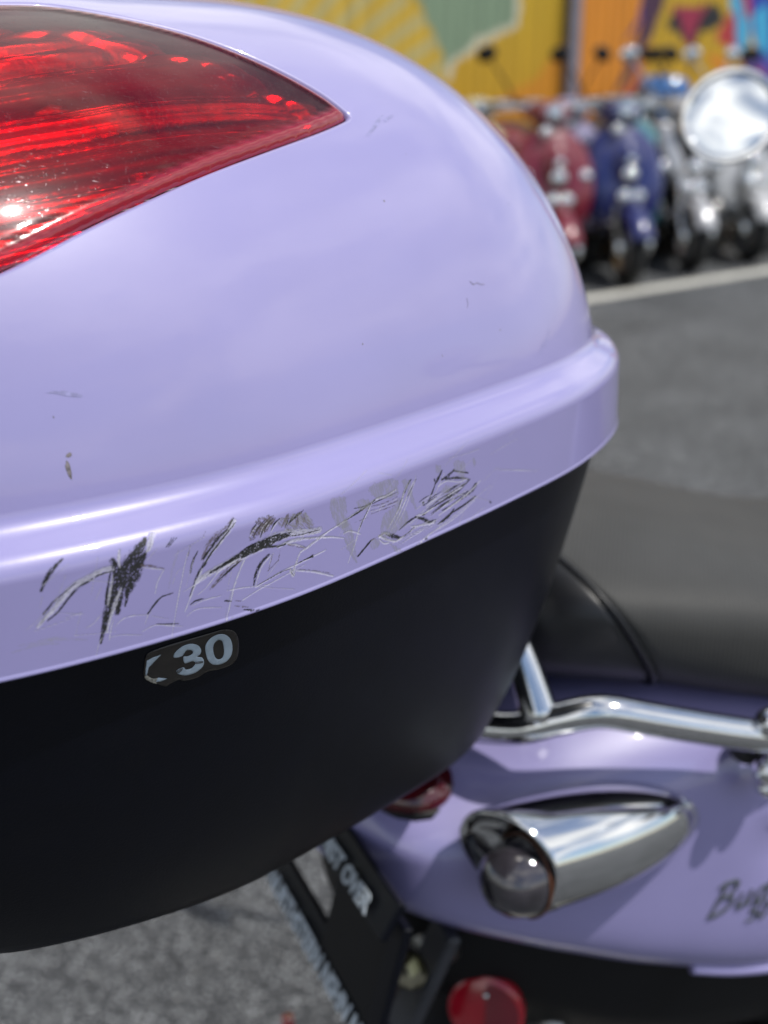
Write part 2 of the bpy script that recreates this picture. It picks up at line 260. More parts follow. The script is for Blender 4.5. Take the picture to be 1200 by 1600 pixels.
# ------------------------------------------------------------------ measured tables
# MARKS: rubber marks, gouges and scuffs on the rim: kind, widths, then (mm along the rim, mm above its lower edge) pairs
MARKS = """
k 2 7 3 53.2 36.2 50.4 34.4 48.2 32.4 46.4 29.8 45.2 27.6
w 10 10 5 68.0 29.8 63.6 29.6 60.0 28.4 56.0 27.2 52.6 25.0 49.0 21.2 45.4 18.6 43.0 16.2
k 2 3.5 2 67.8 29.0 63.4 28.6 60.2 27.4 56.6 26.0 53.2 23.2 49.6 19.6 46.2 17.6
k 1 2 3 56.2 27.8 52.6 25.6 48.6 23.2 45.2 20.0
k 6 22 7 80.6 36.6 77.2 33.2 73.2 28.6 70.4 23.2 68.4 14.8
k 4 16 6 79.8 32.6 76.8 28.2 74.0 23.2 72.2 20.0
w 9 9 2 83.4 37.6 81.4 34.2 80.2 32.6
k 8 13 3 68.6 32.2 69.4 28.0 68.0 22.2 65.2 15.2 63.6 10.4 62.0 5.8
k 2 3 2 67.4 28.4 65.8 22.8 64.8 18.4
w 2 4 3 68.2 27.8 66.8 22.4 65.6 18.2
w 3 5 2 71.4 35.2 70.6 32.2 70.8 29.6
w 3 6 3 70.4 22.6 68.8 19.4 66.6 14.8 64.4 9.0
k 3 4 2 72.4 21.0 72.0 18.6 71.2 16.2
w 2 2 1 65.0 6.2 65.8 9.8 67.0 12.6
w 1 1.5 1 60.2 1.8 61.2 5.2 62.6 7.4
n 3 4 2 77.8 28.6 81.0 27.6 85.4 25.6
w 1 2 1 77.8 28.0 85.4 25.2
w 1 2.5 2 85.8 25.4 83.2 22.0 81.8 18.0
k 1.5 2.5 2 88.0 16.4 83.8 16.0 81.0 14.0 78.6 11.6
w 1 2 1 78.6 11.2 74.0 12.2 70.4 12.2 67.2 10.2
w 1 2 1 76.2 6.0 81.0 7.0 85.8 5.4 90.6 3.8
k 1 1.8 1 81.2 7.2 85.8 6.0 89.2 5.2
w 1 1.5 1 57.6 12.0 60.6 13.2 63.2 15.6
w 1 1.5 1 65.6 7.0 69.0 6.8 76.0 4.8
w 1 1.5 1 77.4 8.4 78.4 10.6 79.8 11.8
k 1 3 2 98.2 28.6 96.0 25.4 94.8 21.6
w 1 2 1 95.8 30.8 93.6 26.6 90.8 17.8 88.0 7.8 86.2 0.8
w 1 1 1 93.2 24.6 90.2 23.2 88.2 19.6
g 2 4 1 91.2 30.4 88.6 24.8 86.6 18.4
k 0.8 1 0.8 91.2 34.8 87.8 32.4
k 0.8 1 0.8 90.4 35.0 87.4 32.6
k 0.8 1 0.8 89.6 35.2 87.0 32.6
n 3 9 5 113.2 36.4 109.4 33.6 105.0 31.8 101.4 28.8 99.6 25.2
k 2 4 3 113.2 36.2 109.6 33.0 106.2 31.2 102.6 28.0 100.0 25.4
w 5 7 3 113.6 35.4 110.0 32.2 106.6 29.6 103.0 26.4 100.4 23.4
k 1 2.5 3 113.6 34.8 109.2 31.6 105.6 28.6 102.4 25.8 100.2 23.0
k 4 4 1 100.2 23.6 97.8 20.6 95.6 16.6 93.6 13.0
w 3 3 2 99.4 22.0 96.6 17.6 94.2 13.2 91.8 8.8
w 8 15 9 97.2 18.2 102.6 20.0 109.8 21.4 116.0 22.8 122.8 24.2 129.0 25.4 135.8 25.2 142.8 23.6 149.6 22.6
k 3 7 4 102.2 19.8 109.6 21.8 116.0 23.2 123.0 24.4 129.0 25.2 135.8 25.0
k 2 6 2 106.2 20.6 112.8 23.0 118.0 24.6 124.6 25.6 131.2 26.2
k 3 5 2 114.8 22.0 122.2 23.0 129.0 24.0 135.2 24.4
k 1 1.6 1 135.2 24.2 141.6 23.2 149.6 22.6
w 4 5 2 130.0 21.6 135.6 22.2 142.8 21.2 155.2 18.2
k 1 3 2 122.2 22.8 125.6 22.8 131.0 21.8 134.0 21.8
n 5 9 3 114.2 21.2 109.6 19.4 105.4 16.6 101.4 14.0
k 1 3 1 113.8 20.8 109.0 18.4 104.4 16.0
w 2 2 1 111.8 21.4 105.6 19.4 100.4 15.2 97.0 13.4
w 2 3 2 134.0 21.8 138.6 20.0 142.0 18.2
n 2 3 2 134.4 21.4 138.4 19.6 142.6 17.8
n 1 2.4 1 129.6 32.4 127.0 30.6 125.4 28.6
k 1 2.4 1 122.8 33.2 120.4 31.4 118.8 29.4
w 1 2.4 1 128.8 32.4 127.0 31.2 125.8 29.8
w 1 2.4 1 128.4 32.4 126.6 31.2 125.6 29.8
k 1 2.4 1 131.6 31.8 129.0 30.4 127.6 28.6
k 1 2.4 1 128.8 32.4 126.0 30.8 124.4 28.8
n 1 2.4 1 126.2 32.6 123.0 30.6 121.0 28.2
n 1 2.4 1 127.6 33.4 125.4 32.0 124.0 30.4
n 1 2.4 1 127.8 33.2 124.4 30.8 122.2 28.2
n 1 2.4 1 127.0 32.8 123.6 30.6 121.6 28.0
n 1 2.4 1 123.2 32.6 121.2 31.2 120.0 29.6
w 1 2.4 1 132.0 31.4 129.0 29.6 127.2 27.4
w 1 2.4 1 127.4 32.6 124.6 30.8 122.8 28.6
n 1 2.4 1 126.8 32.4 124.4 30.8 122.8 28.8
n 1 2.4 1 129.4 32.2 125.8 29.8 123.4 27.2
k 1 2.4 1 125.6 33.0 122.0 30.6 119.8 27.8
n 1 2.4 1 129.0 32.6 126.6 31.2 125.2 29.4
n 1 2.4 1 127.6 31.8 124.6 29.8 122.8 27.6
n 1 2.4 1 129.6 31.8 126.8 30.0 125.0 27.8
n 1 2.4 1 123.8 32.0 121.8 30.6 120.6 29.0
k 1 2.4 1 127.6 32.4 125.0 30.6 123.4 28.6
n 1 2.4 1 127.2 32.8 124.2 30.8 122.4 28.6
w 1 2.4 1 127.0 32.2 124.4 30.6 122.8 28.6
k 1 2.4 1 124.6 32.4 122.2 30.6 120.6 28.8
w 1 2.4 1 123.0 32.2 120.2 30.4 118.4 28.2
k 1 2.4 1 128.4 32.2 124.8 30.0 122.8 27.2
n 2 3.5 1 139.4 31.4 139.4 29.6 139.6 27.8
g 2 3.5 1 140.0 31.0 140.2 29.0 140.6 27.0
n 2 3.5 1 139.0 30.6 139.0 28.6 139.2 26.4
g 2 3.5 1 137.4 32.2 137.0 30.0 136.6 28.0
g 2 3.5 1 142.8 30.6 144.0 27.8 145.2 25.0
g 2 3.5 1 134.4 32.0 133.0 30.4 131.6 29.0
g 2 3.5 1 137.4 31.6 136.8 30.2 136.4 28.6
n 2 3.5 1 140.4 31.8 141.0 30.2 141.4 28.6
g 2 3.5 1 137.8 31.0 137.6 29.0 137.2 27.2
g 2 3.5 1 143.0 31.0 144.2 28.6 145.6 26.2
g 2 3.5 1 140.0 31.2 140.2 28.8 140.6 26.2
g 2 3.5 1 140.0 31.2 140.4 29.4 140.8 27.6
n 2 3.5 1 141.0 31.4 141.8 29.2 142.4 27.2
g 2 3.5 1 140.4 30.4 141.0 28.0 141.6 25.8
g 2 3.5 1 140.8 31.0 141.4 29.0 142.2 27.0
g 2 3.5 1 143.4 30.2 144.8 28.2 146.4 26.2
g 2 3.5 1 142.6 30.8 143.8 28.8 145.0 26.8
n 2 3.5 1 135.4 32.4 134.2 30.8 133.2 29.0
n 2 3.5 1 135.4 31.8 134.4 30.2 133.4 28.6
n 2 3.5 1 142.0 30.4 143.0 28.0 144.0 25.8
n 2 3.5 1 139.2 31.0 139.4 29.0 139.6 27.0
g 2 3.5 1 143.2 30.6 144.6 28.0 146.0 25.4
n 2 3.5 1 134.6 32.2 133.4 30.2 132.0 28.4
n 2 3.5 1 138.8 31.4 138.8 29.4 138.8 27.4
k 1 2.5 1 142.2 32.0 137.0 29.6
k 1 2.5 1 140.0 31.6 135.8 29.0
k 1 2.5 1 137.6 31.2 134.8 28.4
k 1 2.5 1 135.4 30.8 133.6 27.8
k 3 5 2 126.0 20.0 122.6 18.0 120.2 14.8 118.8 10.6
w 2 3 2 126.8 19.4 123.4 17.2 121.2 14.0 119.6 9.8
w 1 2 1 128.0 20.2 125.6 16.2
w 2 3 2 119.6 9.8 125.0 11.0 130.8 12.2 135.4 12.6 145.6 13.6 152.0 14.2
w 2 2 1 114.0 6.6 120.6 8.4 127.8 9.6 135.2 10.8 142.6 11.8
k 0.8 1.2 0.8 120.6 10.2 125.0 11.0 130.6 12.0 135.4 12.2
k 1 1.5 4 137.6 13.0 141.4 13.4 145.6 13.8
w 2 4 5 140.2 17.4 138.4 14.8 137.4 12.6 135.8 10.8
w 3 4 2 140.2 17.0 143.2 17.8 149.6 19.6 155.2 21.2
w 6 6 3 135.2 11.2 136.2 9.4 136.8 10.6
k 0.8 1 1 135.2 10.8 136.4 9.0
w 2 3 3 137.6 10.6 145.4 7.8 155.0 3.2
n 1 1.4 1 138.0 11.0 145.4 8.4 153.6 4.8
w 2 2 1 109.2 11.6 114.4 11.0 119.6 10.0
w 1 1 1 119.6 10.0 127.6 7.0 136.2 4.0
w 2 3 2 115.6 20.8 113.0 16.4 110.8 11.8 107.0 1.0
g 2 2 2 114.8 21.0 111.4 14.0 108.2 7.4 106.6 1.6
k 2 2 1 107.0 8.4 109.6 7.4
n 1 1.5 1 110.4 7.4 114.0 6.2
n 1 3 1 110.8 5.4 116.0 3.4
k 1.5 2.5 1.5 114.2 3.0 117.0 2.0 120.4 0.8
g 1 2 1 108.6 2.0 111.0 1.2
k 1 2.4 1.5 93.8 10.6 95.8 11.4 98.8 11.4
w 1 2 1 92.2 6.8 96.6 8.4 105.4 6.4
w 1 2 1 94.2 10.0 99.2 10.8 105.6 10.6
w 1 2 1 91.8 15.8 96.2 17.2 99.6 19.2
n 0.8 1.5 0.8 95.6 31.6 94.0 26.0
n 0.8 1.5 0.8 96.4 27.2 96.0 24.6
n 0.8 1.5 0.8 101.8 34.4 100.8 33.2
n 0.8 1.5 0.8 131.0 20.8 129.8 16.4
n 0.8 1.5 0.8 129.8 16.8 124.6 14.0
n 0.8 1.5 0.8 127.6 19.8 125.2 13.8
w 2 4 3 148.8 20.0 158.8 21.8 168.2 23.8 179.0 26.0 185.6 26.0 191.0 27.0
k 1 2.4 1 162.6 22.4 168.2 23.4 174.8 24.8 179.2 26.0
k 1 1.4 1 167.4 25.8 174.0 25.0 182.2 25.2 191.8 25.6
n 1 1.2 1 167.4 20.4 174.6 20.2
n 1 1.3 1 176.4 24.2 183.2 23.4 191.8 23.8
w 1 1.3 1 176.4 23.4 183.2 22.8 191.8 23.0
n 1 1.3 1 176.4 22.6 183.2 22.2 191.8 22.2
w 1 1.3 1 176.4 22.0 183.2 21.6 191.8 21.6
n 1 1.3 1 176.4 21.2 183.2 21.0 191.8 20.8
w 2 4 2 177.2 25.4 173.8 21.6 170.6 18.4 167.2 12.2 163.2 5.8
k 0.8 1.2 0.8 176.4 25.0 173.0 21.2 169.8 16.8
w 1 3 2 161.0 17.6 164.0 18.0 167.4 16.6 170.2 15.0
w 1 3 2 149.0 20.0 154.8 18.4 161.4 16.0
k 2 4 2 199.8 28.6 197.0 26.0 194.4 22.4 191.4 17.8
k 1 1.5 1 203.0 27.8 199.0 23.6 194.4 19.4
w 2 4 2 198.0 27.4 195.4 24.0 192.8 19.2 185.8 12.8
w 2 3 1 201.6 27.4 198.0 23.2 193.6 17.8 187.4 11.0
w 1 2 1 203.0 29.8 201.6 26.0 194.6 16.2 189.2 11.8
k 2 6 3 183.8 11.4 188.4 8.8 193.2 6.6
k 2 2 2 193.2 6.6 197.2 7.2 201.2 8.6
w 4 4 3 180.6 11.2 184.0 9.0 190.2 6.2 194.6 6.8
w 3 4 3 180.6 10.6 183.2 11.6 186.6 10.4
w 2 3 2 180.6 9.8 183.2 7.4 186.2 6.8
k 3 3 2 168.6 6.8 174.6 10.0 176.2 10.8
n 2 2 1 176.2 10.8 180.6 11.2 184.0 11.2
k 1 3 2 192.4 10.2 197.2 11.8 202.2 12.6
k 3 5 3 202.2 12.6 207.4 10.2 210.2 8.2 214.6 7.6
w 2 3 2 202.8 13.0 207.4 12.6 213.0 13.6
w 2 4 2 199.2 9.4 205.6 8.2 214.2 6.8
k 2 5 2 219.2 27.2 216.4 24.2 214.6 22.8
k 2 3 1 214.6 22.4 212.8 19.8 210.4 16.8
w 1 2 1 220.8 25.8 218.0 22.2 213.8 17.6
k 3 5 3 227.0 25.4 223.2 24.0 219.0 23.4
k 2 2 2 226.8 25.2 232.4 23.2 236.6 21.8
k 2 3.5 2 221.4 23.0 229.4 21.6 237.8 18.6
k 1 2 2 237.8 18.6 232.6 16.4 226.6 14.8 220.6 14.6 211.2 13.4 206.4 12.0
w 2 2 2 236.6 19.4 230.4 19.6 222.4 22.0 216.6 21.4
k 6 5 1 242.0 15.2 239.0 13.6 232.8 12.4 224.8 10.8 218.8 10.6
w 2 3 2 245.6 16.4 236.8 13.2 226.6 11.0 217.0 9.2
k 3 3 2 241.4 10.2 232.8 8.6 224.8 7.6 217.0 5.4
k 1 2 1 236.8 14.0 226.6 13.2 219.8 12.6 213.0 11.0
k 2 5 2 226.8 9.0 223.8 7.2 219.0 6.0 216.0 5.4
w 2 2 1 241.2 8.8 227.0 5.0 212.2 3.0 207.6 1.8 196.8 -1.0
k 1 3 1 209.4 2.0 207.6 1.6
k 7 6 2 195.4 -1.0 197.0 -1.0
w 1 1.6 1 252.8 12.2 237.0 8.6 225.0 5.6 207.6 2.4 198.4 -1.0
w 1 1.2 1 249.0 4.0 237.2 1.4 224.6 -1.0
w 1 1 1 236.0 9.0 228.6 -0.4
k 3 3 2 252.2 5.0 253.0 4.4
k 4 5 2 207.2 17.0 207.4 16.0
k 2 3 2 214.2 25.0 214.6 24.0
k 0.7 1.6 0.7 230.2 18.4 226.0 17.8 221.8 17.0
k 0.7 1.6 0.7 222.8 14.6 214.8 13.6 207.0 11.8
w 0.7 1.6 0.7 229.8 15.0 225.6 14.4 221.2 13.6
k 0.7 1.6 0.7 237.4 18.4 229.6 17.4 222.0 15.8
w 0.7 1.6 0.7 215.4 19.2 210.2 18.4 205.0 17.2
w 0.7 1.6 0.7 222.0 16.2 212.8 15.0 204.0 13.0
w 0.7 1.6 0.7 236.0 18.2 226.4 17.0 217.2 15.0
k 0.7 1.6 0.7 229.6 18.8 223.6 18.0 218.0 16.8
w 0.7 1.6 0.7 226.8 13.2 223.0 12.8 219.4 12.0
w 0.7 1.6 0.7 226.2 18.8 217.8 17.6 209.6 15.8
w 0.7 1.6 0.7 215.8 18.0 208.8 17.0 202.0 15.4
k 0.7 1.6 0.7 215.8 17.4 211.4 16.8 207.2 15.8
w 0.7 1.6 0.7 225.8 12.6 218.2 11.8 210.8 10.2
k 0.7 1.6 0.7 218.0 18.6 213.8 18.0 209.6 17.0
k 0.7 1.6 0.7 229.6 16.8 224.6 16.0 219.6 15.0
k 0.7 1.6 0.7 236.4 18.0 233.2 17.4 230.0 16.8
k 0.7 1.6 0.7 223.0 16.2 216.0 15.2 209.0 13.8
w 0.7 1.6 0.7 211.2 13.0 202.2 11.8 193.6 9.8
w 0.7 1.6 0.7 222.2 17.2 215.4 16.4 209.0 15.0
k 0.7 1.6 0.7 224.2 12.8 218.0 12.0 212.0 10.6
w 0.7 1.6 0.7 214.2 13.4 210.6 13.0 207.4 12.2
w 0.7 1.6 0.7 229.4 16.8 226.0 16.2 222.4 15.6
k 0.7 1.6 0.7 231.4 18.6 228.4 18.2 225.2 17.6
k 0.7 1.6 0.7 231.2 16.2 227.2 15.6 223.2 14.8
w 0.7 1.6 0.7 231.4 14.0 225.0 13.2 218.6 11.8
w 0.7 1.6 0.7 237.0 14.8 233.6 14.4 230.4 13.6
k 0.7 1.6 0.7 226.0 13.8 218.8 13.0 212.0 11.4
w 0.7 1.6 0.7 217.2 16.8 212.8 16.2 208.6 15.2
w 0.7 1.6 0.7 216.6 13.6 213.0 13.2 209.4 12.4
k 0.7 1.6 0.7 229.2 16.0 224.2 15.4 219.0 14.4
w 0.7 1.6 0.7 234.6 17.0 230.6 16.6 226.8 15.8
k 0.7 1.6 0.7 225.2 16.6 218.4 15.8 211.8 14.2
w 0.7 1.6 0.7 232.2 17.0 224.8 16.0 217.6 14.6
k 0.7 1.6 0.7 210.8 19.2 207.6 18.8 204.4 18.0
w 0.6 1.2 0.6 208.0 7.0 199.2 5.8
w 0.6 1.2 0.6 204.4 8.6 198.6 7.8
w 0.6 1.2 0.6 218.6 8.0 210.0 6.8
w 0.6 1.2 0.6 205.6 6.0 194.2 4.4
w 0.6 1.2 0.6 208.2 7.0 200.2 5.8
w 0.6 1.2 0.6 212.4 6.8 202.0 5.4
w 0.6 1.2 0.6 219.8 5.6 215.2 5.0
w 0.6 1.2 0.6 208.0 8.8 200.2 7.6
w 0.6 1.2 0.6 217.4 6.6 207.2 5.2
w 0.6 1.2 0.6 201.8 5.6 191.6 4.0
w 0.6 1.2 0.6 206.6 5.8 202.4 5.2
w 0.6 1.2 0.6 204.0 5.8 199.8 5.2
w 0.6 1.2 0.6 202.8 6.8 191.4 5.2
w 0.6 1.2 0.6 212.6 9.0 205.8 8.0
w 0.6 1.2 0.6 215.2 7.8 209.2 7.0
w 0.6 1.2 0.6 200.0 7.6 186.4 5.6
w 0.5 1 0.5 47.0 20.2 52.2 18.6 57.4 17.0
w 0.5 1 0.5 159.4 12.0 163.6 12.8 167.6 13.8
w 0.5 1 0.5 221.2 28.8 229.8 32.2 238.4 35.4
w 0.5 1 0.5 100.2 23.8 101.4 25.6 102.4 27.2
w 0.5 1 0.5 48.6 21.6 51.0 26.2 53.2 31.0
w 0.5 1 0.5 246.6 15.0 252.6 17.2 258.8 18.8
w 0.5 1 0.5 197.6 9.4 199.8 10.6 202.2 11.2
w 0.5 1 0.5 182.2 35.6 185.4 34.4 189.0 33.0
w 0.5 1 0.5 223.4 20.4 231.6 24.0 240.0 27.0
w 0.5 1 0.5 61.8 20.8 63.2 23.0 64.4 25.2
w 0.5 1 0.5 80.0 29.8 82.0 31.4 84.0 32.8
w 0.5 1 0.5 80.2 10.4 83.0 9.0 85.6 7.8
w 0.5 1 0.5 121.0 9.8 123.6 9.4 126.2 8.6
w 0.5 1 0.5 255.4 18.8 271.4 13.8 288.2 9.2
w 0.5 1 0.5 44.2 22.0 44.8 23.6 45.4 25.6
w 0.5 1 0.5 89.2 29.0 95.2 31.0 101.2 32.8
w 0.5 1 0.5 257.8 17.2 273.0 13.6 289.0 9.0
w 0.5 1 0.5 126.8 22.0 130.2 22.0 133.6 22.6
w 0.5 1 0.5 159.2 17.6 160.8 19.4 162.6 20.8
w 0.5 1 0.5 224.2 31.0 234.2 30.2 244.4 30.0
w 0.5 1 0.5 226.2 19.2 230.6 18.8 235.0 20.4
w 0.5 1 0.5 252.2 25.6 262.4 26.8 273.2 27.6
w 0.5 1 0.5 124.8 12.2 127.4 14.4 130.0 16.4
w 0.5 1 0.5 108.2 11.4 109.2 15.0 110.4 17.8
w 0.5 1 0.5 180.4 20.2 182.2 22.2 184.0 23.8
w 0.5 1 0.5 161.0 32.8 169.2 35.4 177.8 38.2
w 0.5 1 0.5 216.4 15.2 220.2 16.0 224.2 16.4
w 0.5 1 0.5 45.6 18.0 47.8 21.4 49.8 24.8
w 0.5 1 0.5 39.4 16.0 43.0 18.2 46.4 21.0
w 0.5 1 0.5 51.4 17.0 54.6 17.4 57.6 17.2
w 0.5 1 0.5 198.0 6.2 201.0 8.8 203.8 11.2
w 0.5 1 0.5 123.0 25.8 124.2 28.8 125.6 31.8
w 0.5 1 0.5 185.6 27.8 192.8 32.2 200.0 36.8
w 0.5 1 0.5 41.6 15.0 48.0 15.8 54.4 16.6
w 0.5 1 0.5 60.6 22.8 62.2 28.8 64.0 34.4
w 0.5 1 0.5 54.0 10.6 60.6 9.4 67.4 8.4
w 0.5 1 0.5 266.4 30.0 269.2 31.2 272.0 32.2
w 0.5 1 0.5 112.4 15.4 114.2 18.0 116.0 20.8
w 0.5 1 0.5 45.8 29.2 50.4 32.0 55.0 34.6
w 0.5 1 0.5 248.6 7.8 254.0 11.4 259.4 15.2
w 0.5 1 0.5 92.8 17.4 94.6 21.6 96.4 26.0
w 0.5 1 0.5 221.8 17.4 236.4 12.0 252.2 5.4
w 0.5 1 0.5 58.0 28.4 63.0 26.8 68.2 25.2
w 0.5 1 0.5 121.0 24.4 122.6 28.0 124.0 31.2
w 0.5 1 0.5 54.2 10.4 55.6 14.6 56.8 18.0
g 2 5 1 36.8 11.4 48.4 10.6 58.4 8.0
g 2 5 1 42.6 11.6 50.6 11.0
g 2 5 1 34.6 9.6 42.4 10.4 49.4 9.0
"""
HAZY = [[155.6,32.4,162.8,31.0,163.4,22.8,164.6,20.2,159.8,20.4,155.8,26.0],[160.2,22.0,165.0,21.2,167.2,12.2,168.0,4.2,166.0,6.8,162.4,12.6,161.8,17.4],[176.4,32.0,183.2,32.2,191.0,31.2,192.4,24.8,187.4,24.4,180.6,25.8,176.6,29.0],[169.2,28.2,174.8,27.2,176.0,24.2,172.2,23.8,169.2,25.8],[181.4,14.0,184.0,19.2,189.2,20.2,192.8,23.4,194.4,17.6,197.2,16.8,197.2,11.8,191.0,10.0,183.2,9.8],[194.2,29.4,199.0,28.4,200.2,23.2,201.6,19.8,203.0,16.4,201.8,16.0,197.2,24.6],[227.4,28.8,233.6,27.4,234.4,22.2,233.0,18.6,230.4,22.0,227.2,25.4],[240.4,27.8,242.0,24.8,241.0,23.4,240.0,25.6],[215.4,30.6,217.8,29.6,218.4,26.8,216.0,27.6],[220.6,20.2,224.4,19.8,223.4,17.0,218.6,18.2],[176.0,10.8,180.6,9.8,180.0,7.2,176.2,7.2],[186.6,6.4,192.8,2.0,193.8,0.4,189.4,2.4]]
MURAL = [('fan',[(-1.54,1.72),(-0.1,1.77),(0.12,1.62),(0.26,1.5),(0.36,1.38),(0.42,1.17),(0.41,0.99),(-0.32,1.01),(-1.57,1.21)]),('sage',[(0.03,1.85),(1.1,1.89),(1.12,1.48),(0.91,1.41),(0.85,1.39),(0.73,1.36),(0.67,1.29),(0.5,1.22),(0.45,1.16),(0.42,1.21),(0.36,1.38),(0.26,1.51)]),('cream',[(1.06,1.89),(1.13,1.89),(1.14,1.47),(0.93,1.4),(0.88,1.37),(0.75,1.34),(0.69,1.28),(0.52,1.21),(0.48,1.1),(0.43,1.11),(0.46,1.22),(0.51,1.24),(0.65,1.31),(0.71,1.38),(0.83,1.4),(0.9,1.43),(1.09,1.49)]),('orange',[(1.63,1.91),(2.61,1.95),(2.53,1.39),(2.35,1.11),(2.06,0.78),(1.72,0.74)]),('amber',[(1.34,1.12),(1.59,1.39),(1.63,0.74),(0.72,0.77),(0.9,0.94)]),('plum',[(2.45,1.95),(2.76,1.96),(2.7,1.68),(2.58,1.44),(2.45,1.27),(2.35,1.11),(2.22,1.01),(2.15,0.96),(2.28,1.16),(2.37,1.34),(2.46,1.53)]),('red',[(2.45,1.25),(2.36,1.08),(2.19,0.92),(1.99,0.73),(2.13,0.72),(2.37,0.91),(2.51,1.06)]),('rust',[(2.55,1.39),(2.52,1.2),(2.5,0.81),(2.39,0.72),(2.33,0.96),(2.46,1.2)]),('violet',[(2.45,1.77),(2.39,1.53),(2.29,1.41),(2.25,1.38),(2.36,1.44),(2.46,1.53)]),('nose',[(2.77,1.64),(3.27,1.65),(3.19,1.55),(3.1,1.4),(3.05,1.31),(2.96,1.39),(2.86,1.52)]),('black',[(2.73,1.49),(2.79,1.58),(2.87,1.6),(2.95,1.45),(3.02,1.32),(3.06,1.32),(3.08,1.42),(3.14,1.54),(3.24,1.67),(3.38,1.66),(3.46,1.53),(3.28,1.47),(3.16,1.46),(3.08,1.31),(2.98,1.32),(2.89,1.44),(2.79,1.45)]),('brown',[(3.01,1.32),(3.08,1.32),(3.1,1.13),(3.04,1.13)]),('orange',[(3.23,1.3),(3.48,1.25),(3.77,1.07),(3.78,0.99),(3.41,1.15)]),('red',[(3.36,1.4),(3.5,1.6),(3.6,1.6),(3.8,1.15),(3.65,1.28)]),('cyan',[(3.48,1.7),(3.63,1.9),(3.77,1.61),(3.82,1.4),(3.81,1.22),(3.68,1.33),(3.6,1.5)]),('red',[(3.55,1.9),(3.72,2.0),(3.84,1.66),(3.73,1.55)]),('blue',[(3.68,2.0),(4.22,2.02),(4.53,0.87),(3.96,1.25),(3.84,1.46)]),('cyan',[(3.84,1.61),(4.01,1.69),(4.14,1.25),(3.9,1.35)]),('indigo',[(3.74,1.22),(4.09,1.25),(4.53,0.87),(4.58,0.65),(3.96,0.99)]),('red',[(3.9,1.15),(4.02,1.15),(4.07,0.99),(3.97,1.01)])]
# ------------------------------------------------------------------ ground
def asphalt_mat():
    m = bpy.data.materials.new('asphalt'); m.use_nodes = True; nt = m.node_tree; b = nt.nodes['Principled BSDF']
    N = lambda t: nt.nodes.new(t); Lk = nt.links.new
    t = N('ShaderNodeTexCoord')
    v = N('ShaderNodeTexVoronoi'); v.inputs['Scale'].default_value = 240; Lk(t.outputs['Object'], v.inputs['Vector'])
    sep = N('ShaderNodeSeparateColor'); Lk(v.outputs['Color'], sep.inputs[0])
    r = N('ShaderNodeValToRGB'); e = r.color_ramp.elements
    e[0].position = 0; e[0].color = (.014, .015, .018, 1); e[1].position = .6; e[1].color = (.050, .053, .058, 1)
    x = e.new(.82); x.color = (.10, .104, .108, 1); x = e.new(.93); x.color = (.33, .34, .35, 1)
    Lk(sep.outputs[0], r.inputs['Fac'])
    n = N('ShaderNodeTexNoise'); n.inputs['Scale'].default_value = 2.2; n.inputs['Detail'].default_value = 8; Lk(t.outputs['Object'], n.inputs['Vector'])
    mr = N('ShaderNodeMapRange'); mr.inputs[1].default_value = .3; mr.inputs[2].default_value = .7; mr.inputs[3].default_value = .72; mr.inputs[4].default_value = 1.25; Lk(n.outputs['Fac'], mr.inputs[0])
    mu = N('ShaderNodeMix'); mu.data_type = 'RGBA'; mu.blend_type = 'MULTIPLY'; mu.inputs['Factor'].default_value = 1
    Lk(r.outputs[0], mu.inputs[6]); Lk(mr.outputs[0], mu.inputs[7]); Lk(mu.outputs[2], b.inputs['Base Color'])
    # scattered clusters of pale grit
    n2 = N('ShaderNodeTexNoise'); n2.inputs['Scale'].default_value = 46; n2.inputs['Detail'].default_value = 3; Lk(t.outputs['Object'], n2.inputs['Vector'])
    m2 = N('ShaderNodeMapRange'); m2.inputs[1].default_value = .66; m2.inputs[2].default_value = .74; m2.inputs[4].default_value = .55; Lk(n2.outputs['Fac'], m2.inputs[0])
    mu2 = N('ShaderNodeMix'); mu2.data_type = 'RGBA'; Lk(mu.outputs[2], mu2.inputs[6]); mu2.inputs[7].default_value = (.33, .33, .32, 1); Lk(m2.outputs[0], mu2.inputs['Factor']); Lk(mu2.outputs[2], b.inputs['Base Color'])
    b.inputs['Roughness'].default_value = .78
    bu = N('ShaderNodeBump'); bu.inputs['Distance'].default_value = .004; Lk(v.outputs['Distance'], bu.inputs['Height']); bu.invert = True; Lk(bu.outputs[0], b.inputs['Normal'])
    return m
me = mesh([(-300, -300, 0), (300, -300, 0), (300, 300, 0), (-300, 300, 0)], [(0, 1, 2, 3)])
tag(link('asphalt_ground', me, asphalt_mat(), smooth=False), kind='structure')
LD = np.array([.799, .602]); LN = np.array([-.602, .799])       # along / across the row of bays
def lot(a, b, z=0.):                                             # a along the stripe, b away from the camera
    p = np.array([1.12, 6.65])+LD*a+LN*b; return (p[0], p[1], z)
LINE = mat('road_paint', (.52, .51, .46), .7, noise=(25, .22), dirt=(9, (.10, .10, .10), .7))
me = mesh([lot(-9, -.03, .004), lot(14, -.03, .004), lot(14, .10, .004), lot(-9, .10, .004)], [(0, 1, 2, 3)])
tag(link('parking_stripe', me, LINE, smooth=False), kind='structure')

